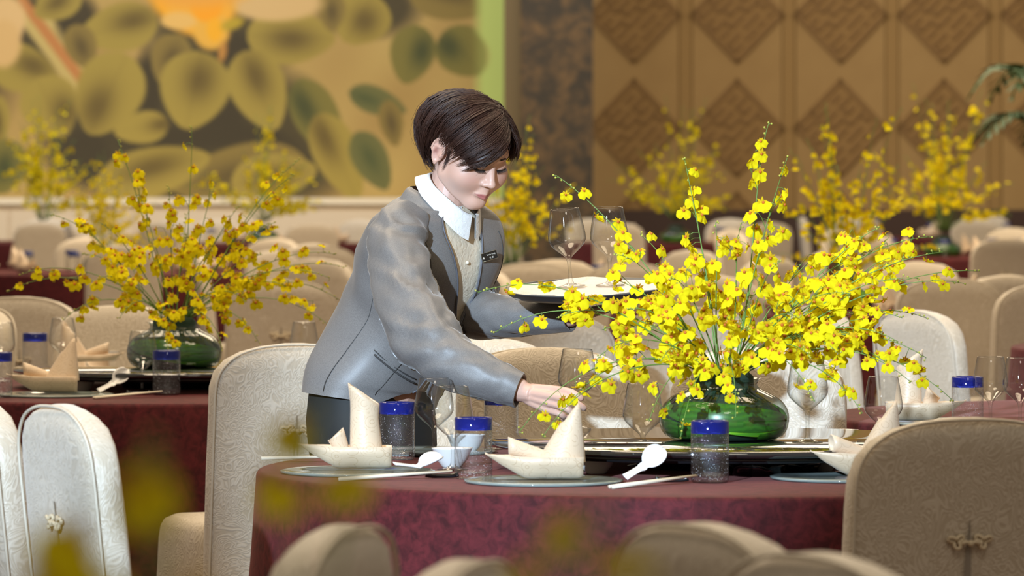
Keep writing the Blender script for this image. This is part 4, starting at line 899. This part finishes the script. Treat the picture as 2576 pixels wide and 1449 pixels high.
# ear (near side) and far ear
for s in (-1, 1):
    E = Geo(); c0 = np.array([s * 0.0775, -0.006, -0.012])
    def ear(u, v, o): return (c0[0] + s * (o + 0.010 * max(0, -u) * 40 * 0.02 - 0.32 * u * 1.0 * 0.9), c0[1] + u, c0[2] + v)
    rim = []
    for k in range(25):
        a = math.radians(-75 + 285 * k / 24); ru = 0.0165 if math.sin(a) > -0.2 else 0.011; rim.append(ear(0.001 - ru * math.cos(a) * -1 * -1, 0.004 + 0.027 * math.sin(a) - 0.001, 0.006))
    E.add(*tube(rim, [0.0034] * 25, 8)); E.add(*ball(ear(-0.001, -0.024, 0.003), 0.0075, 10, 6, (0.55, 0.9, 1.1)))
    E.add(*tube([ear(0.006, 0.012, 0.003), ear(-0.006, 0.010, 0.005), ear(-0.009, -0.004, 0.006), ear(-0.003, -0.016, 0.005)], [0.0028, 0.0032, 0.0032, 0.003], 8))
    R_ = []
    for rr_, o in ((0.0, -0.002), (0.5, -0.001), (1.0, 0.004)):
        R_.append([ear(0.0155 * rr_ * math.cos(2 * PI * j / 16), 0.003 + 0.028 * rr_ * math.sin(2 * PI * j / 16), o) for j in range(16)])
    R_ = [[(p[0] - s * 0.004, p[1], p[2]) for p in r] for r in reversed(R_)] + R_
    E.add(*loft(R_, True, True, True)); E.add(*ball(ear(0.013, -0.006, 0.002), 0.005, 8, 6, (0.6, 0.7, 1.1)))
    E.v = [tuple(h2w(p)) for p in E.v]; skin.add(E.v, E.f)
# neck, trunk, arms, legs
def limb(pts, rad, n=24, seg=20): 
    ps = catmull(pts, n); rs = [r[0] for r in catmull([(r, 0, 0) for r in rad], n)]; skin.add(*tube(ps, rs, seg))
LB = Vector((math.cos(math.radians(52)), math.sin(math.radians(52)), 0))
limb([h2w((0, -0.020, -0.035)), h2w((0, -0.030, -0.085)), P(1118, 515, 11.71), P(1100, 560, 11.73)], [0.050, 0.047, 0.050, 0.060])
HIP = P(932, 1000, 11.83)
limb([P(1100, 545, 11.73), P(1072, 650, 11.75), P(1010, 800, 11.80), HIP, P(925, 1050, 11.84)], [0.07, 0.105, 0.095, 0.115, 0.10], 24, 24)
SR, ER, WR = P(985, 590, 11.56), P(1085, 868, 11.31), P(1312, 984, 11.20)
SLf, EL, WL = P(1186, 590, 11.86), P(1194, 790, 11.77), P(1440, 794, 11.60)
limb([P(1090, 560, 11.72), SR, (SR + ER) / 2, ER], [0.042, 0.036, 0.036, 0.034]); limb([ER, (ER + WR) / 2, WR], [0.037, 0.036, 0.0255])
limb([P(1100, 560, 11.73), SLf, (SLf + EL) / 2, EL], [0.05, 0.047, 0.042, 0.037]); limb([EL, (EL + WL) / 2, WL], [0.037, 0.036, 0.0255])
for s in (-1, 1):
    h0 = HIP + LB * 0.085 * s + Vector((0, 0, -0.03)); an = Vector((h0.x + 0.02, h0.y + 0.02, 0.09))
    limb([h0, h0.lerp(an, 0.5) + Vector((0.01, -0.02, 0)), an], [0.075, 0.055, 0.036])
    ft = Vector((0.79, -0.62, 0)); skin.add(*tube([an, an + Vector((0, 0, -0.05)) + ft * 0.03, an + Vector((0, 0, -0.07)) + ft * 0.14], [0.036, 0.034, 0.022], 12))
def hand(W, mcp, fingers, thumb, wr=0.0245):
    mc = [Vector(p) for p in mcp]
    for k, m in enumerate(mc):                                       # palm rays
        a = W + (m - mc[1]) * 0.35; skin.add(*tube(catmull([W - (mc[1] - W) * 0.1, a.lerp(m, 0.35), a.lerp(m, 0.7), m], 10), [wr * 0.8, 0.0135, 0.0128, 0.0112, 0.0110, 0.0110, 0.0108, 0.0105, 0.0100, 0.0098], 12))
    skin.add(*tube([W - (mc[1] - W) * 0.3, W, W.lerp((mc[1] + mc[2]) / 2, 0.35)], [wr, wr, wr * 0.72], 14))
    for m, f, r in zip(mc, fingers, (0.0088, 0.0090, 0.0085, 0.0076)):
        pts = [W.lerp(m, 0.75), m] + [Vector(p) for p in f]; ps = catmull(pts, 22); n = len(ps)
        skin.add(*tube(ps, [r * (1.12 - 0.30 * (i / (n - 1)) + 0.07 * math.exp(-((i / (n - 1) - 0.62) / 0.06) ** 2)) * (1 if i < n - 2 else 0.72 if i == n - 2 else 0.35) for i in range(n)], 12))
    tp = catmull([W.lerp(Vector(thumb[0]), 0.3)] + [Vector(p) for p in thumb], 18); n = len(tp)
    skin.add(*tube(tp, [0.013 - 0.0045 * i / (n - 1) if i < n - 1 else 0.004 for i in range(n)], 12))
hand(WR, [P(1388, 979, 11.155), P(1391, 997, 11.135), P(1388, 1015, 11.14), P(1378, 1031, 11.155)],
     [[P(1430, 985, 11.118), P(1452, 996, 11.105), P(1468, 1006, 11.112)], [P(1434, 1007, 11.10), P(1457, 1019, 11.092), P(1475, 1031, 11.105)],
      [P(1424, 1027, 11.108), P(1440, 1040, 11.118), P(1434, 1050, 11.15)], [P(1408, 1041, 11.135), P(1420, 1050, 11.15), P(1413, 1056, 11.17)]],
     [P(1345, 978, 11.225), P(1394, 990, 11.235), P(1432, 1002, 11.205), P(1456, 1010, 11.175)])
hand(WL, [P(1515, 782, 11.53), P(1517, 777, 11.56), P(1515, 776, 11.585), P(1508, 778, 11.605)],
     [[P(1552, 771, 11.50), P(1575, 766, 11.49), P(1594, 763, 11.485)], [P(1560, 768, 11.545), P(1585, 763, 11.54), P(1606, 760, 11.535)], [P(1556, 767, 11.585), P(1580, 763, 11.585), P(1600, 760, 11.585)], [P(1543, 770, 11.62), P(1562, 767, 11.63), P(1578, 764, 11.635)]],
     [P(1465, 795, 11.53), P(1490, 788, 11.49), P(1515, 779, 11.465), P(1534, 772, 11.45)])
sk_o = skin.obj('tmp_skin', M_CHAIR)
md = sk_o.modifiers.new('r', 'REMESH'); md.mode = 'VOXEL'; md.voxel_size = 0.0024; md.use_smooth_shade = True
sm_ = sk_o.modifiers.new('s', 'CORRECTIVE_SMOOTH') if False else sk_o.modifiers.new('s', 'SMOOTH'); sm_.factor = 0.5; sm_.iterations = 3
dg = bpy.context.evaluated_depsgraph_get(); me = bpy.data.meshes.new_from_object(sk_o.evaluated_get(dg)); bpy.data.objects.remove(sk_o)
nv_ = len(me.vertices); co = np.empty(nv_ * 3, np.float32); me.vertices.foreach_get('co', co); co = co.reshape(-1, 3).astype(float)
Hi = np.array(HM.inverted()); loc = (co @ Hi[:3, :3].T + Hi[:3, 3]) / HS
tint = np.zeros((nv_, 4)); tint[:, 3] = 1; base = np.array([0.66, 0.405, 0.310]); tint[:, :3] = base
def paint(w, c): tint[:, :3] = tint[:, :3] * (1 - w[:, None]) + np.array(c) * w[:, None]
l, f, u = loc[:, 0], loc[:, 1], loc[:, 2]; inh = (np.linalg.norm(loc, axis=1) < 0.16)
bl_ = np.exp(-(((np.abs(l) - 0.043) / 0.020) ** 2 + ((u + 0.034) / 0.016) ** 2)) * (f > 0.03) * inh; paint(bl_ * 0.35, (0.60, 0.27, 0.22))
al = np.abs(l); ucen = -0.0698 + 0.0010 * (al / 0.02); up_h = 0.0065 * np.clip(1 - (al / 0.0225) ** 1.6, 0, 1) * (1 - 0.25 * np.exp(-(al / 0.004) ** 2)); lo_h = 0.0085 * np.clip(1 - (al / 0.020) ** 2, 0, 1)
lipw = np.clip((np.where(u > ucen, up_h - (u - ucen), lo_h - (ucen - u))) / 0.0015, 0, 1) * (al < 0.0225) * (f > 0.07) * inh; paint(lipw * 0.85, (0.42, 0.115, 0.115))
mw = np.clip(1 - np.abs(u - ucen) / 0.0012, 0, 1) * (al < 0.0215) * (f > 0.07) * inh; paint(mw * 0.8, (0.20, 0.045, 0.045))
ew = np.exp(-(((al - 0.0315) / 0.014) ** 2 + ((u - 0.002) / 0.007) ** 2)) * (f > 0.05) * inh; paint(ew * 0.30, (0.34, 0.19, 0.14))
nw = np.clip(1 - np.hypot((al - 0.0062) / 0.0032, (u + 0.0475) / 0.002), 0, 1) * (f > 0.085) * inh; paint(np.clip(nw * 2, 0, 1), (0.16, 0.06, 0.045))
erw = np.exp(-(((al - 0.074) / 0.012) ** 2 + ((f + 0.008) / 0.02) ** 2 + ((u + 0.008) / 0.03) ** 2)); paint(erw * 0.30, (0.56, 0.25, 0.20))
cw = np.exp(-(((f + 0.010) / 0.0055) ** 2 + ((u + 0.012) / 0.011) ** 2)) * (al > 0.068); paint(cw * 0.75, (0.30, 0.10, 0.075))  # shade of the ear hollow painted into the skin tint
ca = me.color_attributes.new('tint', 'FLOAT_COLOR', 'POINT'); ca.data.foreach_set('color', tint.ravel().astype(np.float32))
M_SKIN = vcol_mat('skin', 0.45, Subsurface_Weight=0.12, Subsurface_Scale=0.01)
bsdf(M_SKIN).inputs['Subsurface Radius'].default_value = (1.0, 0.35, 0.2)
me.materials.clear(); me.materials.append(M_SKIN); me.polygons.foreach_set('use_smooth', [True] * len(me.polygons))
body = link('body', me, person)
# eyes: lowered lids with dark lashes, a sliver of dark iris, brows
M_LASH = mat('lash_black', (0.012, 0.009, 0.008), 0.5); M_BROW = mat('brow_brown', (0.045, 0.026, 0.018), 0.8); M_EYE = mat('eye_dark', (0.02, 0.016, 0.014), 0.1)
for s in (-1, 1):
    pts = [h2w(on_head(s * (0.0315 + 0.0155 * a), -0.0075 - 0.0028 * (1 - a * a) + 0.0018 * a, 0.09, 0.0008)) for a in np.linspace(-1, 1, 13)]
    G = Geo(); G.add(*tube(pts, [0.0006 + 0.0014 * math.sin(PI * min(1, k / 12 * 0.9 + 0.1)) for k in range(13)], 6)); e = G.obj('eye', M_LASH, person)
    G = Geo(); rr_ = random.Random(s + 4)
    for k in range(26):
        a = -0.9 + 1.9 * k / 25; b0 = on_head(s * (0.0315 + 0.0155 * a), -0.0085 - 0.0028 * (1 - a * a) + 0.0018 * a, 0.09, 0.0010); b1 = b0 + np.array([s * 0.0022 * a, 0.0048, -0.0034 - 0.001 * rr_.random()]); G.add(*tube([h2w(b0), h2w(b1)], [0.0005, 0.0002], 4, False))
    G.obj('eyelashes', M_LASH, e)
    pts = [h2w(on_head(s * (0.031 + 0.019 * a), 0.0165 + 0.0030 * (1 - a * a) - 0.0010 * a, 0.09, 0.0004)) for a in np.linspace(-1, 1, 11)]
    G = Geo(); G.add(*tube(pts, [0.0010 + 0.0013 * math.sin(PI * min(1, 0.25 + k / 10 * 0.72)) for k in range(11)], 6)); G.obj('eyebrow', M_BROW, person)
# nails of the near hand
# ---------------------------------------------------------------- hair
M_HAIR = mat('dark_brown_hair', (0.020, 0.009, 0.006), 0.47, Specular_IOR_Level=0.45)
hn = noise_tex(M_HAIR, 26, 2); lk(M_HAIR, mixcol(M_HAIR, hn, (0.012, 0.0046, 0.0034), (0.055, 0.0185, 0.0095)), bsdf(M_HAIR).inputs['Base Color'])
RAD = np.array([0.080, 0.100, 0.084]); HCN = np.array([0, -0.014, 0.022])
def curve_tab(tab, t):
    ts = [a[0] for a in tab]; return np.array([np.interp(t, ts, [a[1][k] for a in tab]) for k in range(3)])
ROOT = [(0.0, (0.040, 0.066, 0.078)), (0.5, (0.034, 0.015, 0.104)), (1.0, (0.010, -0.052, 0.094))]
NEAR = [(0.0, (-0.044, 0.092, 0.010)), (0.10, (-0.056, 0.083, 0.004)), (0.22, (-0.070, 0.064, 0.000)), (0.36, (-0.077, 0.038, 0.004)), (0.46, (-0.080, 0.020, 0.014)), (0.54, (-0.083, 0.004, 0.024)), (0.60, (-0.083, -0.022, 0.022)), (0.66, (-0.080, -0.036, -0.022)), (0.75, (-0.070, -0.056, -0.066)), (0.86, (-0.052, -0.076, -0.106)), (1.0, (0.0, -0.088, -0.108))]
FAR = [(0.0, (0.068, 0.070, 0.020)), (0.15, (0.077, 0.052, 0.000)), (0.35, (0.082, 0.028, -0.010)), (0.6, (0.082, -0.02, -0.03)), (0.8, (0.060, -0.068, -0.085)), (1.0, (0.0, -0.092, -0.098))]
def strand(t, s, end_tab, dj, lift, n=12, ext=1.0, flick=0.0, wob=0.0):
    a = curve_tab(ROOT, t) - HCN; b = curve_tab(end_tab, t) + dj - HCN
    ua = a / RAD; ub = b / RAD; ra = np.linalg.norm(ua); rb = np.linalg.norm(ub); ua /= ra; ub /= rb
    om = math.acos(float(np.clip(ua @ ub, -1, 1))); out = []
    for k in range(n):
        q = k / (n - 1) * ext; d = (math.sin((1 - q) * om) * ua + math.sin(q * om) * ub) / math.sin(om)
        base_r = 1.075 * (1 - q) + max(1.02, min(rb, 1.25)) * q
        back = max(0.0, t - 0.45) / 0.55
        r = base_r + lift * (math.sin(PI * min(1, q) ** 0.9) ** 0.8 * (0.26 + 0.3 * max(0, 0.5 - t)) + back * 1.5 * math.exp(-((q - 0.70) / 0.24) ** 2)) + flick * max(0, q - 0.7) / 0.3
        p = HCN + d * RAD * r
        p = p + (0.0042 + wob) * np.array([nz(t * 14 + dj[0] * 90, q * 3, 1), nz(t * 14, q * 3 + dj[1] * 90, 7), nz(t * 14, q * 3, 13 + dj[2] * 90)])
        out.append(p)
    return out
hg = Geo(); hr = random.Random(3)
for tab, cnt in ((NEAR, 120), (FAR, 55)):
    for c_ in range(cnt):                                        # locks of strands that draw together toward their tips
        tc = (c_ + hr.random()) / cnt; lc = hr.uniform(0.06, 0.25); dc = np.array([hr.gauss(0, 0.006), hr.gauss(0, 0.007), hr.gauss(0, 0.008)]); ec = hr.choice((0.7, 0.85, 0.95, 1.0, 1.0, 1.04)); fc = max(-0.03, hr.gauss(0.09, 0.12)) * (0.3 + max(0, tc - 0.4)); wc = hr.uniform(0.0, 0.004)
        for k in range(16):
            t = min(1, max(0, tc + hr.gauss(0, 0.012))); dj = dc + np.array([hr.gauss(0, 0.0018) for _ in range(3)])
            st = strand(t, 0, tab, dj, lc + hr.uniform(-0.03, 0.03), 11, ec * hr.uniform(0.95, 1.03), fc + hr.gauss(0, 0.008), wc); w0 = hr.uniform(0.0007, 0.0013)
            hg.add(*tube([h2w(p) for p in st], [w0 * (1.0 if i < 7 else 1 - 0.85 * (i - 6) / 4) for i in range(11)], 4, False))
    for k in range(150):                                         # loose flyaway hairs
        t = hr.random(); st = strand(t, 0, tab, np.array([hr.gauss(0, 0.014) for _ in range(3)]), hr.uniform(0.14, 0.27), 11, hr.uniform(0.6, 0.95) if t < 0.5 else hr.uniform(0.8, 1.08), hr.uniform(-0.02, 0.16), 0.006)
        hg.add(*tube([h2w(p) for p in st], [0.0004] * 7 + [0.0003, 0.0003, 0.0002, 0.0001], 3, False))
    ts = np.linspace(0, 1, 40)
    for lf_, e_ in ((0.13, 0.94), (0.05, 0.92)):
        hg.add(*loft([[tuple(h2w(p)) for p in strand(t, 0, tab, np.zeros(3), lf_, 16, e_)] for t in ts], False))
for k in range(70):                                             # fine wisps in front of the ear
    b = np.array([-0.073, 0.018 + hr.gauss(0, 0.004), 0.004]); e = np.array([-0.072 + hr.gauss(0, 0.001), 0.016 + hr.gauss(0, 0.004), -0.035 + hr.gauss(0, 0.006)])
    pp = []
    for i in range(6):
        q = i / 5; p = b * (1 - q) + e * q; d = p - ORG; d /= np.linalg.norm(d); pp.append(ORG + d * (head_r(d[None])[0] + 0.0012))
    hg.add(*tube([h2w(p) for p in pp], [0.0004 * (1 - 0.7 * i / 5) for i in range(6)], 3, False))
hg.obj('hair', M_HAIR, person)

# ---------------------------------------------------------------- jacket
RINGS = [((935, 1006, 11.82), .182, .118), ((945, 955, 11.82), .178, .130), ((975, 885, 11.81), .158, .138), ((1018, 805, 11.79), .148, .145), ((1048, 730, 11.77), .158, .142), ((1074, 655, 11.75), .178, .140), ((1088, 600, 11.735), .184, .122), ((1097, 556, 11.725), .188, .098), ((1101, 528, 11.72), .158, .084), ((1105, 508, 11.715), .112, .076), ((1107, 497, 11.712), .090, .070), ((1110, 488, 11.71), .072, .062)]
def ring_frames(rs, n):
    cs = catmull([P(*r[0]) for r in rs], n); ab = catmull([(r[1], r[2], 0) for r in rs], n); out = []
    for i in range(n):
        T = Vector(cs[min(i + 1, n - 1)] - cs[max(i - 1, 0)]).normalized(); T = (T + Vector((0, 0, 0.25))).normalized()
        L = (LB - T * LB.dot(T)).normalized(); F = L.cross(T); out.append((Vector(cs[i]), L, F, T, float(ab[i][0]), float(ab[i][1])))
    return out
NR = 64; FR = ring_frames(RINGS, NR)
def sup(a, b, phi, e=2.5): s, c = math.sin(phi), math.cos(phi); return a * math.copysign(abs(s) ** (2 / e), s), b * math.copysign(abs(c) ** (2 / e), c)
def open_w(u):                                               # half opening of the front edges, u = 0 hem .. 1 neck
    return float(np.interp(u, [0, 0.04, 0.12, 0.28, 0.33, 0.45, 0.60, 0.72, 0.82, 0.92, 1.0], [0.50, 0.22, 0.06, 0.015, 0.03, 0.20, 0.36, 0.42, 0.46, 0.75, 1.25]))
def jpoint(fr, phi, scale=1.0, u=0.0):
    c, L, F, T, a, b = fr; x, y = sup(a * scale, b * scale, phi)
    bust = 0.014 * math.exp(-((u - 0.56) / 0.10) ** 2) * math.exp(-((abs(phi) - 0.75) / 0.45) ** 2)
    wr = 0.0045 * nz(phi * 2.2, u * 7, 0.5) + 0.0022 * math.sin(u * 46 + 5 * phi) * math.exp(-((u - 0.34) / 0.12) ** 2)
    flare = 0.012 * max(0, 0.25 - u) / 0.25 * math.sin(3 * phi + 1)
    p = c + L * x + F * (y + bust); d = (p - c).normalized(); return p + d * (wr + flare)
OPL = lambda u: float(np.interp(u, [0, 0.3, 0.45, 0.85, 1.0], [1, 1, 0.45, 0.50, 0.9]))      # her left front lies farther over
NP = 84; rows = []
for i, fr in enumerate(FR):
    u = i / (NR - 1); w0 = open_w(u); wl = w0 * OPL(u); rows.append([jpoint(fr, wl + (2 * PI - wl - w0) * j / (NP - 1), 1.0, u) for j in range(NP)])
G = Geo(); G.add(*loft(rows, False))
inner = [[p - (p - FR[i][0]).normalized() * 0.004 for p in r] for i, r in enumerate(rows)]
v, f = loft(inner, False); G.add(v, [q[::-1] for q in f])
G.add(*loft([rows[0], inner[0]], False)); G.add(*loft([[r[0] for r in inner], [r[0] for r in rows]], False)); G.add(*loft([[r[-1] for r in rows], [r[-1] for r in inner]], False))
jacket = G.obj('jacket', M_SUIT, person); jacket['label'] = 'grey tailored jacket with one button'
def sleeve(pts, rad, seed, fold=1.0):
    n = 60; ps = catmull([P(*p) for p in pts], n); rs = [r[0] for r in catmull([(r, 0, 0) for r in rad], n)]
    v, f = tube(ps, rs, 40, False); V_ = [Vector(p) for p in v]
    for i in range(n):
        u = i / (n - 1); c = Vector(ps[i]); elbow = math.exp(-((u - 0.50) / 0.17) ** 2) + 0.6 * math.exp(-((u - 0.2) / 0.10) ** 2)
        for j in range(40):
            k = i * 40 + j; a = 2 * PI * j / 40; d = (V_[k] - c).normalized()
            rg = 0.42 - abs(nz(1.1 * math.cos(a - seed) + u * 3.0, u * 11 + 1.4 * math.sin(a - seed), seed)) ; rg2 = 0.4 - abs(nz(math.sin(a) * 1.3 + 4, u * 17 - 1.6 * math.cos(a), seed * 2))
            amp = fold * ((0.040 * rg + 0.016 * rg2) * (0.22 + 0.78 * min(1, elbow)) * min(1, (1 - u) * 7 + 0.15) + 0.004 * nz(math.cos(a) * 2, math.sin(a) * 2 + seed, u * 9))
            V_[k] = V_[k] + d * amp
    G = Geo(); G.add(V_, f); o = [Vector(p) for p in V_[-40:]]; c = Vector(ps[-1]); b = Vector(ps[-6])
    G.add(*loft([o, [c + (p - c) * 0.88 for p in o], [b + (p - c) * 0.86 for p in o]], True)); return G
sleeve([(1030, 548, 11.61), (1006, 584, 11.57), (1000, 630, 11.53), (1012, 702, 11.46), (1036, 785, 11.38), (1080, 858, 11.31), (1130, 905, 11.265), (1195, 938, 11.23), (1258, 965, 11.212), (1308, 982, 11.20)],
       [0.050, 0.060, 0.062, 0.063, 0.063, 0.063, 0.058, 0.051, 0.045, 0.039], 0.6).obj('sleeve', M_SUIT, jacket)
sleeve([(1152, 548, 11.80), (1182, 584, 11.86), (1188, 650, 11.86), (1186, 730, 11.82), (1192, 780, 11.77), (1242, 796, 11.71), (1330, 797, 11.655), (1436, 795, 11.60)],
       [0.045, 0.052, 0.054, 0.053, 0.053, 0.048, 0.042, 0.036], 2.6, 0.8).obj('sleeve', M_SUIT, jacket)
def front_at(u, phi, out=0.0):
    k = u * (NR - 1); i = min(int(k), NR - 2); a = jpoint(FR[i], phi, 1.0, i / (NR - 1)); b = jpoint(FR[i + 1], phi, 1.0, (i + 1) / (NR - 1)); p = a.lerp(b, k - i); c = FR[i][0].lerp(FR[i + 1][0], k - i)
    d = p - c; d.z = 0; return p + d.normalized() * out, d.normalized()
M_SEAM = mat('suit_seam', (0.05, 0.048, 0.047), 0.7); M_PIP = mat('suit_edge', (0.10, 0.10, 0.115), 0.5)
G = Geo(); pts = [front_at(0.20 + 0.012 * k * 0.0 - 0.055 * k / 14, -1.15 + 1.0 * k / 14, 0.002)[0] for k in range(15)]; G.add(*tube(pts, 0.0045, 6, True, 0.5))
pts = [p + Vector((0, 0, 0.010)) for p in pts]; G.add(*tube(pts, 0.0016, 5)); G.obj('welt_pocket', M_SEAM, jacket)
for ph_, u0, u1, nm in ((-1.55, 0.02, 0.60, 0), (-0.62, 0.03, 0.62, 1), (0.75, 0.05, 0.62, 1)):
    G = Geo(); G.add(*tube([front_at(u0 + (u1 - u0) * k / 30, ph_ - (0.5 * max(0, k / 30 - 0.6) if nm else 0), 0.0006)[0] for k in range(31)], 0.0010, 4)); G.obj('seam', M_SEAM, jacket)
for sgn in (-1, 1):
    G = Geo(); G.add(*tube([front_at(0.10 + 0.82 * k / 50, sgn * open_w(0.10 + 0.82 * k / 50) * (OPL(0.10 + 0.82 * k / 50) if sgn > 0 else 1), 0.0008)[0] for k in range(51)], 0.0022, 6)); G.obj('front_edge', M_PIP, jacket)
bp, bd = front_at(0.315, 0.10, 0.004); G = Geo(); Q = bd.to_track_quat('Z', 'Y').to_matrix().to_4x4(); G.add(*lathe([(0.001, 0.001), (0.004, 0.001), (0.010, 0.003), (0.0125, 0.002), (0.0125, -0.002), (0.001, -0.003)], 24)); G.xf(Matrix.Translation(bp) @ Q); G.obj('button', mat('horn_button', (0.035, 0.030, 0.027), 0.3), jacket)
# shirt and collar
M_SHIRT = mat('cream_seersucker', (0.74, 0.64, 0.49), 0.7); sn = noise_tex(M_SHIRT, 75, 3, 0.8); bump(M_SHIRT, sn, 0.55, 0.004)
M_COLL = mat('white_seersucker', (0.72, 0.73, 0.72), 0.65); sn = noise_tex(M_COLL, 85, 2, 1.2); bump(M_COLL, sn, 0.5, 0.003)
rows = []
for i, fr in enumerate(FR):
    u = i / (NR - 1)
    if u < 0.1 or u > 0.90: continue
    hw = open_w(u) + 0.22; rows.append([jpoint(fr, -hw + 2 * hw * j / 40, 0.925, u) for j in range(41)])
G = Geo(); G.add(*loft(rows, False)); shirt = G.obj('shirt', M_SHIRT, person); shirt['label'] = 'cream textured shirt front'
for uu in (0.70, 0.61, 0.52):
    k = int(uu * (NR - 1)); p = jpoint(FR[k], -0.03, 0.945, uu); G = Geo(); G.add(*ball(p, 0.0045, 10, 6)); G.obj('shirt_button', M_CHOP, shirt)
FH = Vector((0.79, -0.62, 0)); LHc = Vector((0.62, 0.79, 0))
def collar_row(c, rl, rf, drop, n=48, gap=0.10, side=0.0):
    out = []
    for j in range(n):
        a = gap + (2 * PI - 2 * gap) * j / (n - 1); out.append(c + LHc * rl * math.sin(a) + FH * (rf if math.cos(a) > 0 else rf * 0.66) * math.cos(a) - Vector((0, 0, 1)) * (drop * math.cos(a) - side * abs(math.sin(a)) ** 1.5) + Vector((0, 0, 0.002 * nz(a * 3, rl * 60))))
    return out
cu, cl_ = P(1137, 488, 11.70), P(1119, 527, 11.70)
rows = [collar_row(cl_.lerp(cu, q), 0.088 * (1 - q) + 0.064 * q, 0.082 * (1 - q) + 0.066 * q, 0.076 * (1 - q) + 0.050 * q, gap=0.16 - 0.05 * q, side=0.034 - 0.016 * q) for q in np.linspace(0, 1, 9)]
inn = [[p.lerp(cl_.lerp(cu, q), 0.05) for p in r] for q, r in zip(np.linspace(1, 0, 9), reversed(rows))]
G = Geo(); G.add(*loft(rows + inn, False)); col_ = G.obj('collar', M_COLL, shirt); col_['label'] = 'broad white stand collar'
G = Geo(); rows = []
for q in np.linspace(0, 1, 10):
    k = 0.875 - 0.135 * q; hw = 0.17 * (1 - q) + 0.055 * q; i = int(k * (NR - 1)); rows.append([jpoint(FR[i], -0.16 + 0.03 * q - hw + 2 * hw * j / 8, 0.955, k) for j in range(9)])
G.add(*loft(rows, False)); G.obj('collar_tab', M_COLL, shirt)
# trousers
M_TROU = mat('black_trousers', (0.016, 0.016, 0.014), 0.7)
rows = []
for (z, a, b, dx) in ((HIP.z + 0.16, 0.138, 0.096, 0.050), (HIP.z + 0.09, 0.152, 0.100, 0.024), (HIP.z + 0.02, 0.166, 0.106, 0.0), (HIP.z - 0.05, 0.172, 0.118, 0.002), (HIP.z - 0.12, 0.168, 0.118, 0.006), (HIP.z - 0.17, 0.160, 0.112, 0.01)):
    rows.append([Vector((HIP.x + dx, HIP.y, z)) + LHc * sup(a, b, 2 * PI * j / 48)[0] + FH * sup(a, b, 2 * PI * j / 48)[1] for j in range(48)])
G = Geo(); G.add(*loft(rows, True, False, True))
for s in (-1, 1):
    h0 = HIP + LB * 0.082 * s; c1 = Vector((h0.x + 0.02, h0.y, 0.45)); c2 = Vector((h0.x + 0.02, h0.y + 0.02, 0.035))
    G.add(*tube(catmull([h0 + Vector((0, 0, -0.06)), c1, c2], 20), [0.088 - 0.018 * i / 19 for i in range(20)], 24))
G.obj('trousers', M_TROU, person)
M_SHOE = mat('black_shoe', (0.01, 0.01, 0.01), 0.25)
for s in (-1, 1):
    h0 = HIP + LB * 0.082 * s; an = Vector((h0.x + 0.02, h0.y + 0.02, 0.0)); G = Geo(); rows = []
    for q in np.linspace(0, 1, 12):
        c = an + FH * (-0.05 + 0.24 * q); hw = 0.034 * (0.75 + 0.5 * math.sin(PI * q ** 0.8)) * (1 if q < 0.9 else 0.7); ht = 0.075 * (1 - q) + 0.03 * q
        rows.append([c + LHc * hw * math.cos(2 * PI * j / 16) + Vector((0, 0, 0.002 + ht * 0.5 * (1 + math.sin(2 * PI * j / 16)))) for j in range(16)])
    G.add(*loft(rows, True, True, True)); G.obj('shoe', M_SHOE, person)
# name badge
nb = bpy.data.objects.new('name_badge', None); C.objects.link(nb); nb.parent = person; nb.empty_display_size = 0.02
best = None
for iu in range(40):
    for ip in range(40):
        q_, d_ = front_at(0.42 + 0.35 * iu / 39, 0.15 + 1.3 * ip / 39, 0.0); ex = ((q_.x * FPX / q_.y + CX - 1226) ** 2 + ((EYE - q_.z) * FPX / q_.y + HY - 644) ** 2)
        if best is None or ex < best[0]: best = (ex, q_)
bp = best[1]
nrm = Vector((0.50, -0.86, 0.05)).normalized(); xv = Vector((0.86, 0.48, 0.24)); xv = (xv - nrm * xv.dot(nrm)).normalized(); yv = nrm.cross(xv)
nb.matrix_local = Matrix((xv, yv, nrm)).transposed().to_4x4(); nb.location = bp + nrm * 0.011
M_BADGE = mat('badge_black', (0.014, 0.012, 0.010), 0.3); M_BTXT = mat('badge_lettering', (0.62, 0.58, 0.5), 0.5); M_BEDGE = mat('badge_gold_edge', (0.45, 0.38, 0.24), 0.3, Metallic=0.8)
G = Geo(); G.add(*box(0, 0, 0, 0.042, 0.0185, 0.002)); G.obj('badge_plate', M_BADGE, nb, smooth=False)
G = Geo(); G.add(*tube([(-0.0213, -0.0095, 0.001), (0.0213, -0.0095, 0.001), (0.0213, 0.0095, 0.001), (-0.0213, 0.0095, 0.001), (-0.0213, -0.0095, 0.001)], 0.0004, 4)); G.obj('badge_edge', M_BEDGE, nb)
G = Geo(); G.add(*ball((-0.0165, -0.002, 0.0011), 0.0026, 12, 6, (0.75, 1, 0.15))); G.v = [(p[0], p[1] * 1 , p[2]) for p in G.v]; G.obj('badge_emblem', M_BTXT, nb)
for (tx, sz, x, y) in (('Sonia Sung', 0.0055, 0.0045, 0.0016), ('\u5b8b \u7d20', 0.0052, 0.0045, -0.0062)):
    cu_ = bpy.data.curves.new('tmp_text', 'FONT'); cu_.body = tx; cu_.size = sz; cu_.align_x = 'CENTER'; cu_.extrude = 0.0001
    to = link('tmp_text', cu_); tm = bpy.data.meshes.new_from_object(to.evaluated_get(bpy.context.evaluated_depsgraph_get())); bpy.data.objects.remove(to)
    tm.materials.clear(); tm.materials.append(M_BTXT); link('badge_lettering', tm, nb, (x, y, 0.0012))
